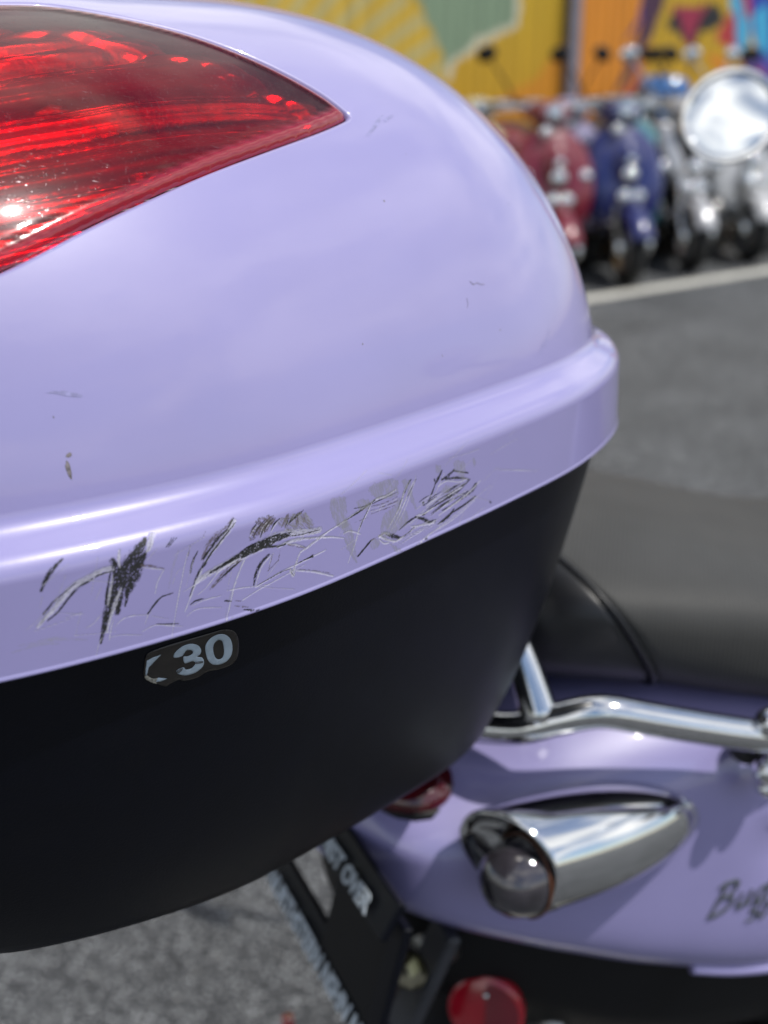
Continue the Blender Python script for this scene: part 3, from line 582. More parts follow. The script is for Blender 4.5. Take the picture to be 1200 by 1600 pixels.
# ------------------------------------------------------------------ painted corrugated wall
WALL0 = np.array([.08, 8.86])
PAL = dict(yellow=(.50, .31, .012), gold=(.48, .38, .13), fan=(.47, .38, .14), sage=(.20, .28, .18), cream=(.58, .54, .40), orange=(.62, .22, .012), amber=(.60, .24, .012),
           plum=(.06, .02, .05), violet=(.10, .03, .14), red=(.42, .035, .04), rust=(.42, .10, .03), teal=(.05,.25,.30), nose=(.30, .02, .06), black=(.015, .014, .018), brown=(.13, .07, .02), cyan=(.05, .38, .62), blue=(.02, .045, .36), indigo=(.09, .06, .30))
def inpoly(X, Y, P):
    P = np.asarray(P, float); c = np.zeros(X.shape, bool); n = len(P)
    for i in range(n):
        x1, y1 = P[i]; x2, y2 = P[(i+1) % n]
        if y1 == y2: continue
        k = (y1 > Y) != (y2 > Y); c ^= k & (X < (x2-x1)*(Y-y1)/(y2-y1)+x1)
    return c
def vnoise(X, Y, seed=0, octv=3):
    rng = np.random.default_rng(seed); out = np.zeros(X.shape); a = 1.
    for o in range(octv):
        G = rng.random((64, 64)); x = X*2**o; y = Y*2**o; xi = np.floor(x).astype(int); yi = np.floor(y).astype(int); fx = x-xi; fy = y-yi
        fx = fx*fx*(3-2*fx); fy = fy*fy*(3-2*fy); g = lambda i, j: G[i % 64, j % 64]
        out += a*((g(xi, yi)*(1-fx)+g(xi+1, yi)*fx)*(1-fy)+(g(xi, yi+1)*(1-fx)+g(xi+1, yi+1)*fx)*fy); a *= .5
    return out/(2-.5**(octv-1))
def paint_wall(S, Z):
    S0 = S
    wob = (vnoise(S*6, Z*6, 5)-.5)*.04; S = S+wob; Z = Z+wob
    C = np.empty(S.shape+(3,)); C[:] = PAL['yellow']
    low = np.clip((1.55-Z)/1.3, 0, 1)[..., None]*.55; C[:] = C*(1-low)+np.array(PAL['amber'])*low
    blobs = [('sage', -4.6, 2.6, 1.0, .8), ('cyan', 6.6, 2.2, .9, 1.1), ('plum', 7.9, 1.2, .7, 1.0), ('rust', -3.3, 2.9, 1.3, .45), ('blue', 5.6, 3.0, 1.0, .5), ('cream', 2.2, 3.0, .9, .35), ('red', 8.8, 2.6, .8, .7), ('violet', -6, 1.6, .8, .9)]
    for nm, s0, z0, a, b in blobs:
        k = ((S-s0)/a)**2+((Z-z0)/b)**2 < 1+(vnoise(S*2, Z*2, 9)-.5); C[k] = PAL[nm]
    # pleated fan left of the sage leaf
    for nm, P in MURAL:
        k = inpoly(S, Z, P); C[k] = PAL[nm]
        if nm == 'fan':
            ang = np.arctan2(Z-(-.6), S-(-2.2)); rr = np.hypot(Z+.6, S+2.2)
            st = k & ((np.abs(((ang*17+rr*1.2) % 1)-.5) < .2)); C[st] = np.array(PAL['yellow'])*1.15
            rim = k & (S > .0) & (np.abs(S-(np.interp(Z, [1.2, 1.5, 1.75], [.52, .40, .1]))) < .07); C[rim] = np.array(PAL['yellow'])*1.1
    tone = .9+.2*vnoise(S*9, Z*3, 2)
    streak = .88+.12*np.clip(vnoise(S0*14+50, Z*.7+9, 33)*2-.4, 0, 1)      # rain streaks and grime
    C = C*(tone*streak)[..., None]; gr = np.clip((.45-Z)/.45, 0, 1)[..., None]*.5
    return C*(1-gr)+np.array((.10, .09, .08))*gr
m = bpy.data.materials.new('mural_paint'); m.use_nodes = True; nt = m.node_tree; b = nt.nodes['Principled BSDF']; b.inputs['Roughness'].default_value = .55
at_ = nt.nodes.new('ShaderNodeAttribute'); at_.attribute_name = 'mural'; nt.links.new(at_.outputs['Color'], b.inputs['Base Color'])
MURAL_M = m
wall = tag(empty('mural_wall', (WALL0[0], WALL0[1], 0), math.atan2(.602, .799)), 'corrugated metal wall painted with a yellow and orange mural behind the parked scooters', 'wall')
RIB = .095
def panel(s0, s1):
    base = np.arange(s0, s1, RIB); xs = []; ys = []
    prof = [(0, 0), (.018, 0), (.030, 1), (.048, 1), (.065, 1), (.077, 0)]
    for p in base:
        for dx, d in prof:
            if p+dx <= s1: xs.append(p+dx); ys.append(-.008*d)
    xs = np.array(xs); ys = np.array(ys); zs = np.arange(0, 3.61, .03)
    V = np.zeros((len(zs), len(xs), 3)); V[..., 0] = xs; V[..., 1] = ys; V[..., 2] = zs[:, None]
    me = quads_mesh(V.reshape(-1, 3), grid_quads(len(zs), len(xs)))
    C = paint_wall(V[..., 0], V[..., 2]).reshape(-1, 3); C = np.c_[C, np.ones(len(C))].astype(np.float32)
    at = me.attributes.new('mural', 'FLOAT_COLOR', 'POINT'); at.data.foreach_set('color', C.ravel())
    o = link('wall_panel', me, MURAL_M, wall, smooth=False)
    so = o.modifiers.new('thickness', 'SOLIDIFY'); so.thickness = .004; so.offset = 1
edges = [-7, -5.35, -3.7, -2.05, -.4, 1.575, 3.15, 4.8, 6.45, 8.1, 9.75]
for a, b_ in zip(edges, edges[1:]): panel(a+.0005, b_-.0005)
POSTM = mat('grey_post_paint', (.19, .18, .22), .4, noise=(8, .1))
part('post', [box((1.635, -.06, 1.8), (.10, .07, 3.6), bev=.12)], POSTM, wall, smooth=False)
part('rail', [box((1.4, -.03, 3.64), (16.9, .10, .06)), box((1.4, .05, .02), (16.9, .06, .04))], POSTM, wall, smooth=False)
# ------------------------------------------------------------------ parked scooters (local: x forward, y left, z up)
def arc_sweep(c, r, a0, a1, prof, n=22):
    """fender: sweep profile (dr, y) around centre c in the xz plane; returns open sheet"""
    A = np.linspace(a0, a1, n); V = []
    for a in A:
        for dr, y in prof: V.append((c[0]+(r+dr)*math.cos(a), c[1]+y, c[2]+(r+dr)*math.sin(a)))
    return np.array(V), [tuple(q) for q in grid_quads(n, len(prof))]
def wheel(root, x, r=.205, w=.085, rim_m=None, spokes=6):
    tyre = [(-w*.5, r*.62), (-w*.52, r*.8), (-w*.42, r*.93), (-w*.2, r*.99), (0, r), (w*.2, r*.99), (w*.42, r*.93), (w*.52, r*.8), (w*.5, r*.62), (0, r*.58)]
    hub = part('wheel', [lathe([(-.05, .0), (-.05, .03), (-.03, .035), (.03, .035), (.05, .03), (.05, 0)], (x, 0, r), (0, 1, 0), 20)], rim_m, root, auto=40)
    part('tyre', [lathe(tyre, (x, 0, r), (0, 1, 0), 36, closed=True)], RUBBER, hub)
    pcs = [lathe([(-w*.46, r*.60), (-w*.46, r*.66), (-w*.3, r*.55), (w*.3, r*.55), (w*.46, r*.66), (w*.46, r*.60), (w*.25, r*.5), (-w*.25, r*.5)], (x, 0, r), (0, 1, 0), 36, closed=True)]
    for k in range(spokes):
        a = 2*math.pi*k/spokes; d = np.array([math.cos(a), 0, math.sin(a)])
        pcs.append(tube([np.array([x, 0, r])+d*.02, np.array([x, 0, r])+d*r*.54], [.017, .011], 8, 1))
    pcs.append(lathe([(.018, r*.16), (.024, r*.16), (.024, r*.42), (.018, r*.42)], (x, 0, r), (0, 1, 0), 28, closed=True))
    part('rim', pcs, rim_m, hub, auto=40)
    return hub
def solid(o, t):
    s = o.modifiers.new('thickness', 'SOLIDIFY'); s.thickness = t; return o
def parked_scooter(name, label, loc, rz, body_m, style=0, seat_m=None, steer=0., trim_m=None, screen=False, group='scooters parked in a row by the mural wall', mirrors=True, case_m=None):
    g = tag(empty(name, loc, rz), label, 'scooter', group); trim_m = trim_m or CHROME; seat_m = seat_m or mat('black_vinyl_seat', (.02, .02, .022), .45)
    RIMM_ = mat('cast_rim', (.42, .42, .42), .28, metal=.8, coat=.5)
    fx, rx, r = .60, -.58, .205
    wheel(g, fx, r, .09, RIMM_, 6 if style != 2 else 9); wheel(g, rx, r, .095, RIMM_)
    fen = part('front_fender', [arc_sweep((fx, 0, r), r+.03, R_(20), R_(165), [(-.05, -.07), (-.012, -.062), (.006, -.035), (.012, 0), (.006, .035), (-.012, .062), (-.05, .07)])], body_m, g, fix=False); solid(fen, .006)
    part('fender_nose', [ellipsoid((fx-.02, 0, r+.235), (.12, .055, .05), .9)], body_m, g)
    part('fork', [tube([(fx, s*.066, r), (fx-.05, s*.07, r+.17), (fx-.12, s*.05, .56)], [.020, .020, .024], 12, 4) for s in (-1, 1)]+[lathe([(-.085, .02), (.085, .02)], (fx, 0, r), (0, 1, 0), 12)], STEEL if style != 2 else CHROME, g)
    part('brake_disc', [lathe([(.052, .05), (.056, .05), (.056, .095), (.052, .095)], (fx, 0, r), (0, 1, 0), 28, closed=True)], STEEL, g)
    A, B = (1, 0, 0), (0, 1, 0)
    if style in (0, 1):      # rounded modern front apron
        part('leg_shield', [loft([(.43, 0, .30, .03, .10, .9), (.47, 0, .36, .06, .18, .85), (.46, 0, .50, .085, .235, .85), (.42, 0, .64, .095, .245, .85), (.38, 0, .78, .085, .20, .9), (.355, 0, .88, .055, .10, 1)], A, B)], body_m, g)
        part('horn_cover', [ellipsoid((.505, 0, .66), (.055, .085, .13), .9)], body_m, g)
        part('apron_badge', [ellipsoid((.562, 0, .70), (.01, .028, .028), 1)], CHROME, g)
    elif style == 2:         # open silver V front of a bigger retro scooter
        for s in (-1, 1):
            part('leg_shield_wing', [loft([(.46, s*.035, .50, .03, .05, .8), (.45, s*.07, .60, .035, .065, .8), (.42, s*.12, .74, .032, .06, .8), (.39, s*.15, .88, .022, .04, .8)], A, B)], body_m, g)
        part('leg_shield', [loft([(.40, 0, .35, .03, .10, .8), (.40, 0, .60, .03, .19, .8), (.35, 0, .80, .03, .17, .8)], A, B)], DARK_PL, g)
    else:                    # broad classic pressed steel apron
        part('leg_shield', [loft([(.42, 0, .27, .03, .12, .8), (.47, 0, .33, .05, .21, .75), (.455, 0, .50, .055, .255, .7), (.41, 0, .68, .055, .25, .7), (.37, 0, .80, .05, .20, .75), (.345, 0, .88, .035, .11, .9)], A, B)], body_m, g)
        part('horn_cover', [loft([(.49, 0, .38, .02, .03, .8), (.51, 0, .5, .03, .045, .8), (.475, 0, .68, .03, .05, .8), (.43, 0, .8, .02, .04, .8)], A, B)], trim_m, g)
    part('headset', [ellipsoid((.345, 0, .95), (.10, .115, .075), .85), ellipsoid((.28, 0, .965), (.07, .15, .045), .9)], body_m, g)
    hl = part('headlight', [lathe([(-.04, .03), (0, .062), (.014, .068), (.022, .066), (.022, .058)], (.41, 0, .945), (.96, 0, -.12), 30)], trim_m, g)
    part('headlight_glass', [lathe([(.014, .060), (.022, .054), (.032, .036), (.038, .012), (.039, 0)], (.41, 0, .945), (.96, 0, -.12), 30)], mat('headlight_glass', (.62, .66, .70), .06, metal=.9, coat=1, noise=(60, .2)), hl)
    bars = part('handlebar', [tube([(.20, -.33, .985), (.28, -.17, .995), (.30, 0, .97), (.28, .17, .995), (.20, .33, .985)], .0125, 12)], trim_m, g)
    for s in (-1, 1):
        part('grip', [tube([(.245, s*.235, .99), (.20, s*.345, .985)], .018, 12, 1)], RUBBER, bars)
        part('brake_lever', [tube([(.31, s*.17, .985), (.29, s*.26, .975), (.245, s*.345, .965)], [.008, .006, .007], 8)], CHROME, bars)
        part('turn_signal', [ellipsoid((.465 if style else .485, s*.175, .62 if style != 3 else .70), (.026, .045, .042), 1)], CHROME, g)
        if mirrors:
            hd = (.22, s*.34, 1.27)
            mi = part('mirror', [ellipsoid(hd, (.018, .058, .042), .9, rot=Matrix.Rotation(s*.25, 3, 'Z')@Matrix.Rotation(-s*.35, 3, 'X'))], DARK_PL if style in (0, 1) else CHROME, g)
            part('mirror_stem', [tube([(.27, s*.17, 1.0), (.26, s*.24, 1.12), (.225, s*.32, 1.24)], .006, 8)], DARK_PL if style in (0, 1) else CHROME, mi)
    for sx, yy, zz, rr in ((.66, .075, .235, .036), (.67, -.075, .225, .034), (.59, .040, .50, .034), (.59, -.045, .50, .034), (.545, .0, .62, .040), (.46, -.06, .86, .028)):  # chrome ellipsoids added to catch sun glints, not real scooter parts
        part('glint_cap', [ellipsoid((sx, yy, zz), (rr*.75, rr*1.25, rr*1.25), 1, 28, 18)], CHROME, g)
    part('bumper_trim', [tube([(.50, -.15, .34), (.56, -.06, .36), (.56, .06, .36), (.50, .15, .34)], .010, 12, 6)], CHROME, g)
    part('floorboard', [loft([(.42, 0, .27, .02, .10, .6), (.30, 0, .25, .03, .17, .6), (.0, 0, .25, .035, .17, .6), (-.12, 0, .27, .05, .14, .7)], (0, 0, 1), (0, 1, 0), 24)], body_m if style == 3 else DARK_PL, g)
    part('rear_body', [loft([(-.10, 0, .42, .16, .10, .8), (-.16, 0, .46, .20, .16, .8), (-.35, 0, .52, .19, .19, .8), (-.60, 0, .60, .16, .18, .8), (-.78, 0, .67, .10, .12, .9), (-.84, 0, .70, .03, .04, 1)], (0, 0, 1), (0, 1, 0))], body_m, g)
    part('seat', [loft([(-.10, 0, .74, .03, .07, .8), (-.16, 0, .755, .055, .13, .8), (-.40, 0, .765, .05, .155, .8), (-.62, 0, .80, .05, .14, .8), (-.74, 0, .80, .02, .07, .9)], (0, 0, 1), (0, 1, 0))], seat_m, g)
    part('tail_light', [ellipsoid((-.835, 0, .70), (.02, .06, .03), .8)], RED_REFL, g)
    part('engine', [ellipsoid((-.42, .02, .27), (.25, .10, .11), .6), tube([(-.5, -.12, .22), (-.75, -.14, .26)], [.05, .06], 14, 3)], STEEL, g)
    part('centre_stand', [tube([(-.12, s*.05, .24), (-.16, s*.12, .02)], .012, 8, 1) for s in (-1, 1)]+[tube([(-.16, -.13, .014), (-.16, .13, .014)], .012, 8, 1)], DARK_PL, g)
    if screen: solid(part('windscreen', [loft([(.40, 0, 1.0, .004, .12, 1), (.36, 0, 1.12, .004, .17, 1), (.30, 0, 1.25, .004, .13, 1)], A, B)], mat('clear_screen', (.8, .85, .88), .05, coat=1, trans=.85), g), .001)
    if case_m is not None:
        part('rear_case', [loft([(-.78, 0, .98, .14, .18, .6), (-.70, 0, .98, .15, .19, .6), (-.56, 0, .98, .14, .18, .6)], (0, 0, 1), (0, 1, 0)), box((-.66, 0, .85), (.24, .2, .03))], case_m, g)
    return g
def P_(nm, c, **k): return mat(nm, c, .3, coat=.6, coat_rough=.06, **k)
facing = lambda dx, dy: math.atan2(dy, dx)
def park(name, label, wx, wy, yaw, *a, **k):     # wx, wy: where the front tyre stands
    c, s = math.cos(yaw), math.sin(yaw)
    return parked_scooter(name, label, (wx-c*.60, wy-s*.60, 0), yaw, *a, **k)
park('parked_scooter', 'glossy red scooter with black mirrors, left of the dark blue one', .98, 6.92, facing(.20, -.98), P_('red_paint', (.15, .003, .017)), 0, mat('dark_red_seat', (.16, .02, .04), .5))
park('parked_scooter', 'dark blue scooter with silver apron trim, between the red and the silver one', 1.42, 7.15, facing(.20, -.98), P_('blue_paint', (.006, .012, .11)), 1, mat('navy_seat', (.03, .035, .12), .5))
park('parked_scooter', 'silver scooter with an open V shaped front fork, right of the dark blue one', 1.90, 7.62, facing(.18, -.98), P_('silver_paint', (.42, .42, .44), metal=.3), 2)
park('parked_scooter', 'white classic scooter with a broad leg shield, rightmost by the white stripe', 2.38, 8.02, facing(.20, -.98), P_('white_paint', (.50, .50, .51)), 3)
g2 = 'scooters in the second row against the mural wall'
def lot_w(a, b): p = lot(a, b); return p[0], p[1]
park('parked_scooter', 'pale lavender scooter glimpsed between the red and the blue one', 1.22, 7.66, facing(.30, -.95), P_('pale_lavender', (.24, .21, .34)), 3, group=g2, mirrors=False)
park('parked_scooter', 'cream scooter half hidden by the lavender lid, behind the red one', .63, 7.45, facing(.3, -.95), P_('cream_paint', (.42, .36, .22)), 1, group=g2, mirrors=False)
park('parked_scooter', 'teal scooter with a blue case behind the silver one, under the mural face', 2.22, 8.42, facing(.1, -.99), P_('teal_paint', (.05, .30, .38)), 0, mat('teal_seat', (.05, .22, .28), .5), group=g2, case_m=P_('blue_case', (.04, .14, .38)))
park('parked_scooter', 'pale aqua scooter peeking out right of the dark blue one', 1.62, 7.95, facing(.25, -.97), P_('aqua_paint', (.05, .20, .24)), 3, group=g2, mirrors=False)
park('parked_scooter', 'black scooter half hidden between the silver and the white one', 2.12, 8.20, facing(.1, -.99), P_('black_paint', (.012, .012, .014)), 0, group=g2)
park('parked_scooter', 'charcoal scooter half hidden between the aqua and the silver one', 1.78, 8.35, facing(.1, -.99), P_('charcoal_paint', (.03, .03, .035)), 1, group=g2, mirrors=False)
park('parked_scooter', 'light grey scooter at the far right behind the round chrome mirror', 2.80, 8.45, facing(.02, -1), P_('grey_paint', (.42, .42, .44)), 0, group=g2)
# ------------------------------------------------------------------ the near lavender scooter ; u forward, y left, z up (u = 0 below the back of the top case)
U0, VC = .70, -.72
o2 = F*U0+RT*VC
ms = tag(empty('lavender_scooter', (o2[0], o2[1], 0), HEAD), 'near lavender scooter with a chrome bullet turn signal, carrying the scratched top case', 'scooter')
def mp_(name, pcs, m, parent=ms, **k):
    pcs = pcs if isinstance(pcs, list) else [pcs]
    return part(name, [(np.asarray(v)-np.array([U0, 0, 0]), f) for v, f in pcs], m, parent, **k)
Az, By, Ax = (0, 0, 1), (0, 1, 0), (1, 0, 0)
# side cowl: stations u, 0, zc, half height, half width, exponent
def cowl_st():
    raw = [(.222, .755, .795, .030), (.230, .748, .808, .075), (.248, .737, .822, .115), (.268, .726, .826, .142), (.30, .710, .834, .158), (.34, .690, .846, .168), (.385, .667, .858, .1735), (.45, .636, .860, .177), (.55, .598, .848, .178), (.66, .58, .84, .172), (.78, .58, .81, .155), (.88, .59, .74, .12), (.93, .61, .70, .06)]
    return [(u, 0, (a+b)/2, (b-a)/2, w, .62) for u, a, b, w in raw]
CW = cr_pts(cowl_st(), 10); th = np.linspace(0, 2*np.pi, 96, endpoint=False); c_, s_ = np.cos(th), np.sin(th)
V = []
for r in CW:
    ez = np.where(c_ < 0, .34, np.interp(r[0], [.32, .46], [1.0, .62])); V.append(np.stack([np.full(96, r[0]), np.sign(s_)*abs(s_)**ez*r[4], r[2]+np.sign(c_)*abs(c_)**ez*r[3]], -1))
V = np.concatenate(V); Fq = [tuple(q) for q in grid_quads(len(CW), 96, False, True)]+[tuple(range(95, -1, -1)), tuple(range((len(CW)-1)*96, len(CW)*96))]
# a pressed crease that starts behind the turn signal and runs forward
ym = V[:, 1] < -.05
zc = .748-.02*(V[:, 0]-.50)
d = np.exp(-((V[:, 2]-zc)/.006)**2)*np.clip((V[:, 0]-.485)/.06, 0, 1)
V[:, 1] += np.where(ym, d*.012, 0)
mp_('side_cowl', (V, Fq), PAINT)
cs_ = cr_pts(cowl_st(), 10)
def cowl_y(u, z):
    """outer near-side surface of the cowl"""
    r = [np.interp(u, cs_[:, 0], cs_[:, k]) for k in (2, 3, 4)]
    c = min(abs(z-r[0])/r[1], .999); e = .34 if z < r[0] else .62; th = math.acos(c**(1/e)); return -r[2]*math.sin(th)**e
# lower edge trim that flicks up at the front
mp_('cowl_edge_trim', tube([(u, cowl_y(u, z)-.002, z) for u, z in [(.48, .640), (.52, .626), (.57, .618), (.62, .622), (.68, .64)]], .004, 10), PAINT)
# underbody, black
mp_('inner_fender', [loft([(.27, 0, .69, .04, .03, .8), (.29, 0, .68, .06, .085, .8), (.36, 0, .655, .09, .125, .7), (.5, 0, .60, .09, .145, .7), (.8, 0, .55, .09, .13, .7), (.9, 0, .55, .05, .08, .8)], Az, By, 40)], DARK_PL)
mp_('engine', [ellipsoid((.50, 0, .40), (.20, .12, .12), .6), tube([(.38, -.10, .36), (.22, -.13, .40)], [.05, .055], 16, 3), tube([(.62, -.10, .48), (.7, -.08, .56)], [.05, .06], 16, 3)], DARK_PL)
mp_('exhaust', [tube([(.62, -.10, .28), (.45, -.15, .27), (.20, -.16, .31)], [.03, .055, .05], 18, 4)], STEEL)
def wheel_at(u, w):
    g = empty('wheel', (u-U0, 0, .22)); g.parent = ms; return g
for u, nm in ((.40, 'wheel'), (1.36, 'wheel')):
    hub = mp_(nm, lathe([(-.06, 0), (-.06, .03), (.06, .03), (.06, 0)], (u, 0, .215), (0, 1, 0), 24), STEEL, auto=40)
    r = .215; w = .10
    mp_('tyre', lathe([(-w*.5, r*.62), (-w*.52, r*.8), (-w*.42, r*.93), (-w*.2, r*.99), (0, r), (w*.2, r*.99), (w*.42, r*.93), (w*.52, r*.8), (w*.5, r*.62), (0, r*.58)], (u, 0, r), (0, 1, 0), 48, closed=True), RUBBER, hub)
    mp_('rim', [lathe([(-.045, r*.6), (-.045, r*.66), (-.03, r*.56), (.03, r*.56), (.045, r*.66), (.045, r*.60), (.02, r*.5), (-.02, r*.5)], (u, 0, r), (0, 1, 0), 40, closed=True)]+
        [tube([np.array([u, 0, r])+np.array([math.cos(a), 0, math.sin(a)])*.02, np.array([u, 0, r])+np.array([math.cos(a), 0, math.sin(a)])*r*.55], [.018, .012], 8, 1) for a in np.linspace(0, 2*math.pi, 6)[:5]], STEEL, hub, auto=40)
for s in (-1, 1): mp_('shock_absorber', [tube([(.36, s*.115, .30), (.40, s*.11, .60)], .016, 12, 1)]+[tube([(.36+.04*t+.022*math.cos(t*40), s*.113+.022*math.sin(t*40), .34+t*.22) for t in np.linspace(0, 1, 90)], .004, 6, 1)], STEEL)
# seat: dark rear piece + textured cushion
def seat_st():
    raw = [(.333, .908, .884, 0.028), (.343, .924, .874, 0.070), (.365, .940, .860, 0.111), (.40, .950, .848, 0.141), (.45, .951, .826, 0.156), (.52, .941, .798, 0.165), (.60, .911, .780, 0.169), (.68, .878, .772, 0.167), (.78, .858, .78, 0.158), (.90, .845, .77, 0.127), (.97, .825, .765, 0.075), (.985, .81, .77, 0.038)]
    return [(u, 0, (a+b)/2, (a-b)/2, w, .66) for u, a, b, w in raw]
S_ = cr_pts(seat_st(), 10); kseam = int(np.argmin(abs(S_[:, 0]-.415)))
def seat_piece(S, slant):
    V, Fq = loft(S, Az, By, 64, 1)
    V = np.asarray(V); V[:, 0] += slant(V); return V, Fq
sl = lambda V: (V[:, 2]-.915)*-.75*np.clip((V[:, 0]-.37)/.05, 0, 1)
rear = S_[:kseam+1].copy(); rear[-1, 3:5] *= .985
mp_('seat_rear_pad', seat_piece(rear, sl), VINYL_D)
fr = S_[kseam:].copy(); fr[0, 3:5] *= .97
fr = np.vstack([fr[0]-np.array([.0, 0, 0, .01, .01, 0]), fr])
m = MATS['seat_vinyl']; nt = m.node_tree; b = nt.nodes['Principled BSDF']
t_ = nt.nodes.new('ShaderNodeTexCoord'); wv = nt.nodes.new('ShaderNodeTexWave'); wv.wave_type = 'BANDS'; wv.bands_direction = 'X'; wv.inputs['Scale'].default_value = 105; wv.inputs['Distortion'].default_value = .3
mg = nt.nodes.new('ShaderNodeMapping'); mg.inputs['Rotation'].default_value = (0, 0, R_(35)); nt.links.new(t_.outputs['Object'], mg.inputs[0]); nt.links.new(mg.outputs[0], wv.inputs[0])
bu = nt.nodes.new('ShaderNodeBump'); bu.inputs['Distance'].default_value = .0002; nt.links.new(wv.outputs['Fac'], bu.inputs['Height']); nt.links.new(bu.outputs[0], b.inputs['Normal'])
mp_('seat_cushion', seat_piece(fr, sl), VINYL)
# piping round the seam
th = np.linspace(0, 2*np.pi, 64, endpoint=False); k = S_[kseam]; c_, s_ = np.cos(th), np.sin(th)
Pp = np.stack([np.full(64, k[0]), np.sign(s_)*abs(s_)**.66*(k[4]+.0005), k[2]+np.sign(c_)*abs(c_)**.66*(k[3]+.0005)], -1); Pp[:, 0] += sl(Pp)
mp_('seat_piping', tube(np.vstack([Pp, Pp[:2]]), .0018, 8, 1, caps=False), VINYL_D)
# chrome grab rail with upright and clamps
near = lambda v: VC-v                                          # v (right positive, world) -> local y
mp_('grab_rail', [tube([(.297, near(-.625), .849), (.334, near(-.577), .859), (.357, near(-.560), .869), (.380, near(-.547), .876), (.412, near(-.538), .868), (.452, near(-.530), .856), (.492, near(-.525), .844), (.53, near(-.530), .832)], .0106, 20, 8),
    tube([(.53, near(-.530), .832), (.56, near(-.54), .826), (.60, near(-.57), .82)], .0104, 20, 6)], CHROME)
mp_('grab_rail', [tube([(.285, near(-.83), .868), (.33, near(-.885), .88), (.368, near(-.905), .896), (.44, near(-.925), .872), (.52, near(-.93), .846), (.68, near(-.89), .83)], .0095, 16, 8)], CHROME)
mp_('rail_upright', [tube([(.350, near(-.565), .866), (.345, near(-.587), .904), (.335, near(-.615), .950)], [.0125, .0100, .0085], 16, 4)], CHROME)
mp_('rail_upright', [tube([(.352, near(-.895), .889), (.335, near(-.84), .965)], .0085, 12, 3)], CHROME)
mp_('rail_crossbar', [tube([(.29, near(-.60), .868), (.24, near(-.66), .875), (.24, near(-.78), .875), (.29, near(-.84), .868)], .010, 14, 5)], STEEL)
cl = mp_('rail_clamp', [ellipsoid((.490, near(-.520), .857), (.010, .010, .010), 1), ellipsoid((.500, near(-.521), .844), (.0105, .0105, .010), .9), ellipsoid((.494, near(-.521), .821), (.010, .010, .009), .9), tube([(.500, near(-.523), .864), (.498, near(-.523), .812)], .0055, 14, 1)], CHROME)
mp_('clamp_foot', [ellipsoid((.496, near(-.545), .822), (.010, .011, .008), .8)], RUBBER, cl)
mp_('cowl_bolt', [ellipsoid((.504, near(-.530), .801), (.009, .009, .007), 1)], CHROME, cl)
mp_('mounting_plate', [loft([(.02, .09, .908, .014, .09, .6), (.10, .09, .900, .016, .13, .6), (.24, .10, .880, .016, .12, .6), (.315, .11, .870, .016, .085, .7)], Az, By, 40, 5)], BLACK_PL)
mp_('plate_bracket', [loft([(.22, .0, .852, .03, .10, .7), (.27, -.03, .850, .03, .112, .7), (.312, -.03, .852, .022, .105, .7)], Az, By, 32, 4)], DARK_PL)
# tail lamp wrapped round the back of the cowl
tl = mp_('tail_lamp', [ellipsoid((.288, 0, .806), (.052, .132, .027), .9, 48, 24)], mat('tail_lamp_red', (.07, .002, .006), .08, coat=1, noise=(30, .3)))
mp_('lamp_bezel', [tube([(.288+.050*math.cos(a), .130*math.sin(a), .800) for a in np.linspace(0, 2*np.pi, 40)], .005, 8, 1, caps=False)], DARK_PL, tl)
# bullet turn signals
def turn_signal(sd):
    a = np.array([.322, sd*.190, .789]); b_ = np.array([.478, sd*.164, .768]); ax = b_-a; L = np.linalg.norm(ax); ax /= L
    # housing: hull of the round barrel and a flat foot that follows the cowl, station by station
    e_in = np.array([0, -sd*1., .0]); e_in -= ax*np.dot(e_in, ax); e_in /= np.linalg.norm(e_in); e_up = np.cross(ax, e_in); e_up *= np.sign(e_up[2])
    th = np.linspace(0, 2*np.pi, 96, endpoint=False); cu_, su_ = np.cos(th), np.sin(th); rings = []
    ac = a+e_in*.005+e_up*.0055; Rr = .0338                      # the opening is cut at a slant, longer on the side of the cowl
    back = lambda d_: -.025*np.clip(.42+.5*cu_+.38*su_, 0, 1)**1.3*max(1-d_/.12, 0)**1.5
    ST = cr_pts([(-.0005, .0318, 0), (.0, .0330, 0), (.003, .0338, 0), (.02, .0345, 0), (.045, .0345, 0), (.070, .0330, 0), (.095, .0297, 0), (.115, .0252, 0), (.130, .0200, 0), (.140, .0150, 0), (.147, .0098, 0), (.151, .0045, 0), (.152, .0006, 0)], 5)
    BW = [(.030, .004), (.030, .010), (.022, .015), (.010, .016), (0, .016)]
    for r_, d_ in BW[::-1]: rings.append(ac+np.outer(back(0)*(r_/.033)+d_*.8, ax)+r_*(np.outer(cu_, e_in)+np.outer(su_, e_up)))
    for d_, r_, _ in ST: rings.append(ac+np.outer(back(max(d_, 0))+d_, ax)+r_*(np.outer(cu_, e_in)+np.outer(su_, e_up)))
    V, Fq = np.concatenate(rings), [tuple(q) for q in grid_quads(len(rings), 96, False, True)]
    h = mp_('turn_signal', [(V, Fq)], CHROME, auto=50)
    a = a+ax*.002-e_in*.002-e_up*.002
    mp_('signal_lens', [lathe([(.010, .0245), (-.004, .0245), (-.010, .0240), (-.020, .0212), (-.028, .0152), (-.032, .0075), (-.033, 0)], a, ax, 48)], mat('smoked_signal_glass', (.05, .045, .055), .05, coat=1, trans=.35, noise=(60, .6)), h)
    mp_('signal_ring', [lathe([(-.0045, .0246), (-.0055, .0251), (-.0050, .0259), (-.0035, .0257)], a, ax, 48, closed=True)], mat('amber_gasket', (.10, .035, .015), .5), h)
turn_signal(-1); turn_signal(1)
